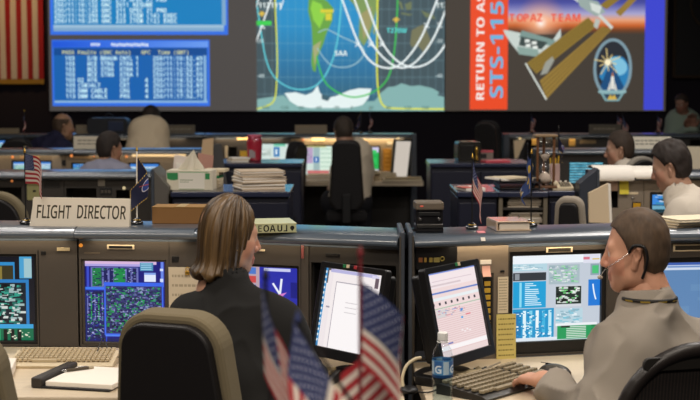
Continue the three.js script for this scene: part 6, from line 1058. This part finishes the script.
// front row
makePerson({ far: true, label: 'balding man in a navy shirt seated in the front row on the left', pelvis: V(-2.60, .56, -11.95), chest: V(-2.59, .88, -12.08), neckBase: V(-2.55, 1.07, -12.16), yaw: 150 * dg, sw: .13, head: at(64, 127, 12.2), hyaw: 112 * dg, hpitch: .05, hs: .96, elL: V(-2.8, .80, -12.1), elR: V(-2.4, .80, -12.15), wrL: V(-2.7, .74, -12.35), wrR: V(-2.45, .74, -12.38), skin: [.44, .25, .15], shirt: M(0x1d1d3c, .85), hands: [[V(-2.7, .735, -12.35), 0, -1, .3, V(.2, -.1, -1)], [V(-2.45, .735, -12.38), 0, 1, .3, V(-.2, -.1, -1)]], hair: shortHair([.05, .03, .018], [.12, .075, .045], { th: .005, nape: -.06, bald: .075 }) });
makePerson({ far: true, label: 'man in a cream shirt bending forward with his back turned in the front row', pelvis: V(-1.75, .58, -11.85), chest: V(-1.745, 1.06, -12.08), yaw: 182 * dg, sw: .075, girth: .74, head: at(151, 119.5, 12.42), neckBase: V(-1.74, 1.2, -12.24), hyaw: 176 * dg, hpitch: .5, hs: .92, elL: V(-1.86, .92, -12.2), elR: V(-1.62, .9, -12.2), wrL: V(-1.85, .76, -12.4), wrR: V(-1.6, .76, -12.4), skin: [.4, .22, .14], shirt: M(0xe0cdae, .9), wrinkle: .004, hands: [[V(-1.85, .75, -12.4), 0, -1, .3, V(.2, -.1, -1)], [V(-1.6, .75, -12.4), 0, 1, .3, V(-.2, -.1, -1)]], hair: shortHair(darkHair[0], darkHair[1], { th: .012, nape: -.08 }) });
makePerson({ far: true, label: 'dark-haired person in a cream shirt seated in the tall black chair', pelvis: V(-.03, .54, -11.85), chest: V(.015, .86, -11.95), yaw: 178 * dg, sw: .07, girth: .55, head: at(343.5, 131.5, 12.0), hyaw: 184 * dg, hpitch: .25, hs: .95, elL: V(-.04, .74, -12.05), elR: V(.135, .78, -12.0), wrL: V(-.06, .74, -12.28), wrR: V(.13, .74, -12.25), skin: [.45, .25, .16], shirt: M(0xdcceb6, .9), hands: [[V(-.06, .735, -12.28), 0, -1, .3, V(.2, -.1, -1)], [V(.13, .735, -12.25), 0, 1, .3, V(-.2, -.1, -1)]], hair: shortHair([.03, .022, .016], [.07, .05, .035], { th: .012, nape: -.09, wave: .006 }) });
makePerson({ far: true, label: 'dim figure in grey-green sleeves leaning behind the front row at far right', pelvis: V(3.21, .74, -13.6), chest: V(3.21, 1.08, -13.55), yaw: -8 * dg, sw: .07, girth: .6, head: at(681.5, 104, 13.45), hyaw: -40 * dg, hpitch: .3, hs: .72, elL: V(3.31, 1.0, -13.42), elR: V(3.12, 1.0, -13.42), wrL: V(3.25, 1.13, -13.25), wrR: V(3.19, 1.13, -13.25), skin: [.3, .15, .1], shirt: M(0x8a9a8c, .9), hands: [[V(3.24, 1.13, -13.25), 0, 1, .3, V(-.1, .6, .3)], [V(3.19, 1.13, -13.25), 0, -1, .3, V(.1, .6, .3)]], hair: shortHair([.02, .014, .01], [.05, .03, .02], { th: .012, nape: -.09 }) });
{ const t = thing('stool', 'high black stool under the dim figure behind the front row', 'stool', [3.21, 0, -13.62]); part('seat', cy(.18, .18, .05, 0, .62, 0, 24), mat.black, t); part('column', cy(.025, .025, .6, 0, .3, 0, 12), mat.black, t); part('base', cy(.2, .22, .025, 0, .0125, 0, 24), mat.black, t); }

scene.traverse(o => { if (o.isMesh) { o.castShadow = true; o.receiveShadow = true; } });
renderer.render(scene, camera);
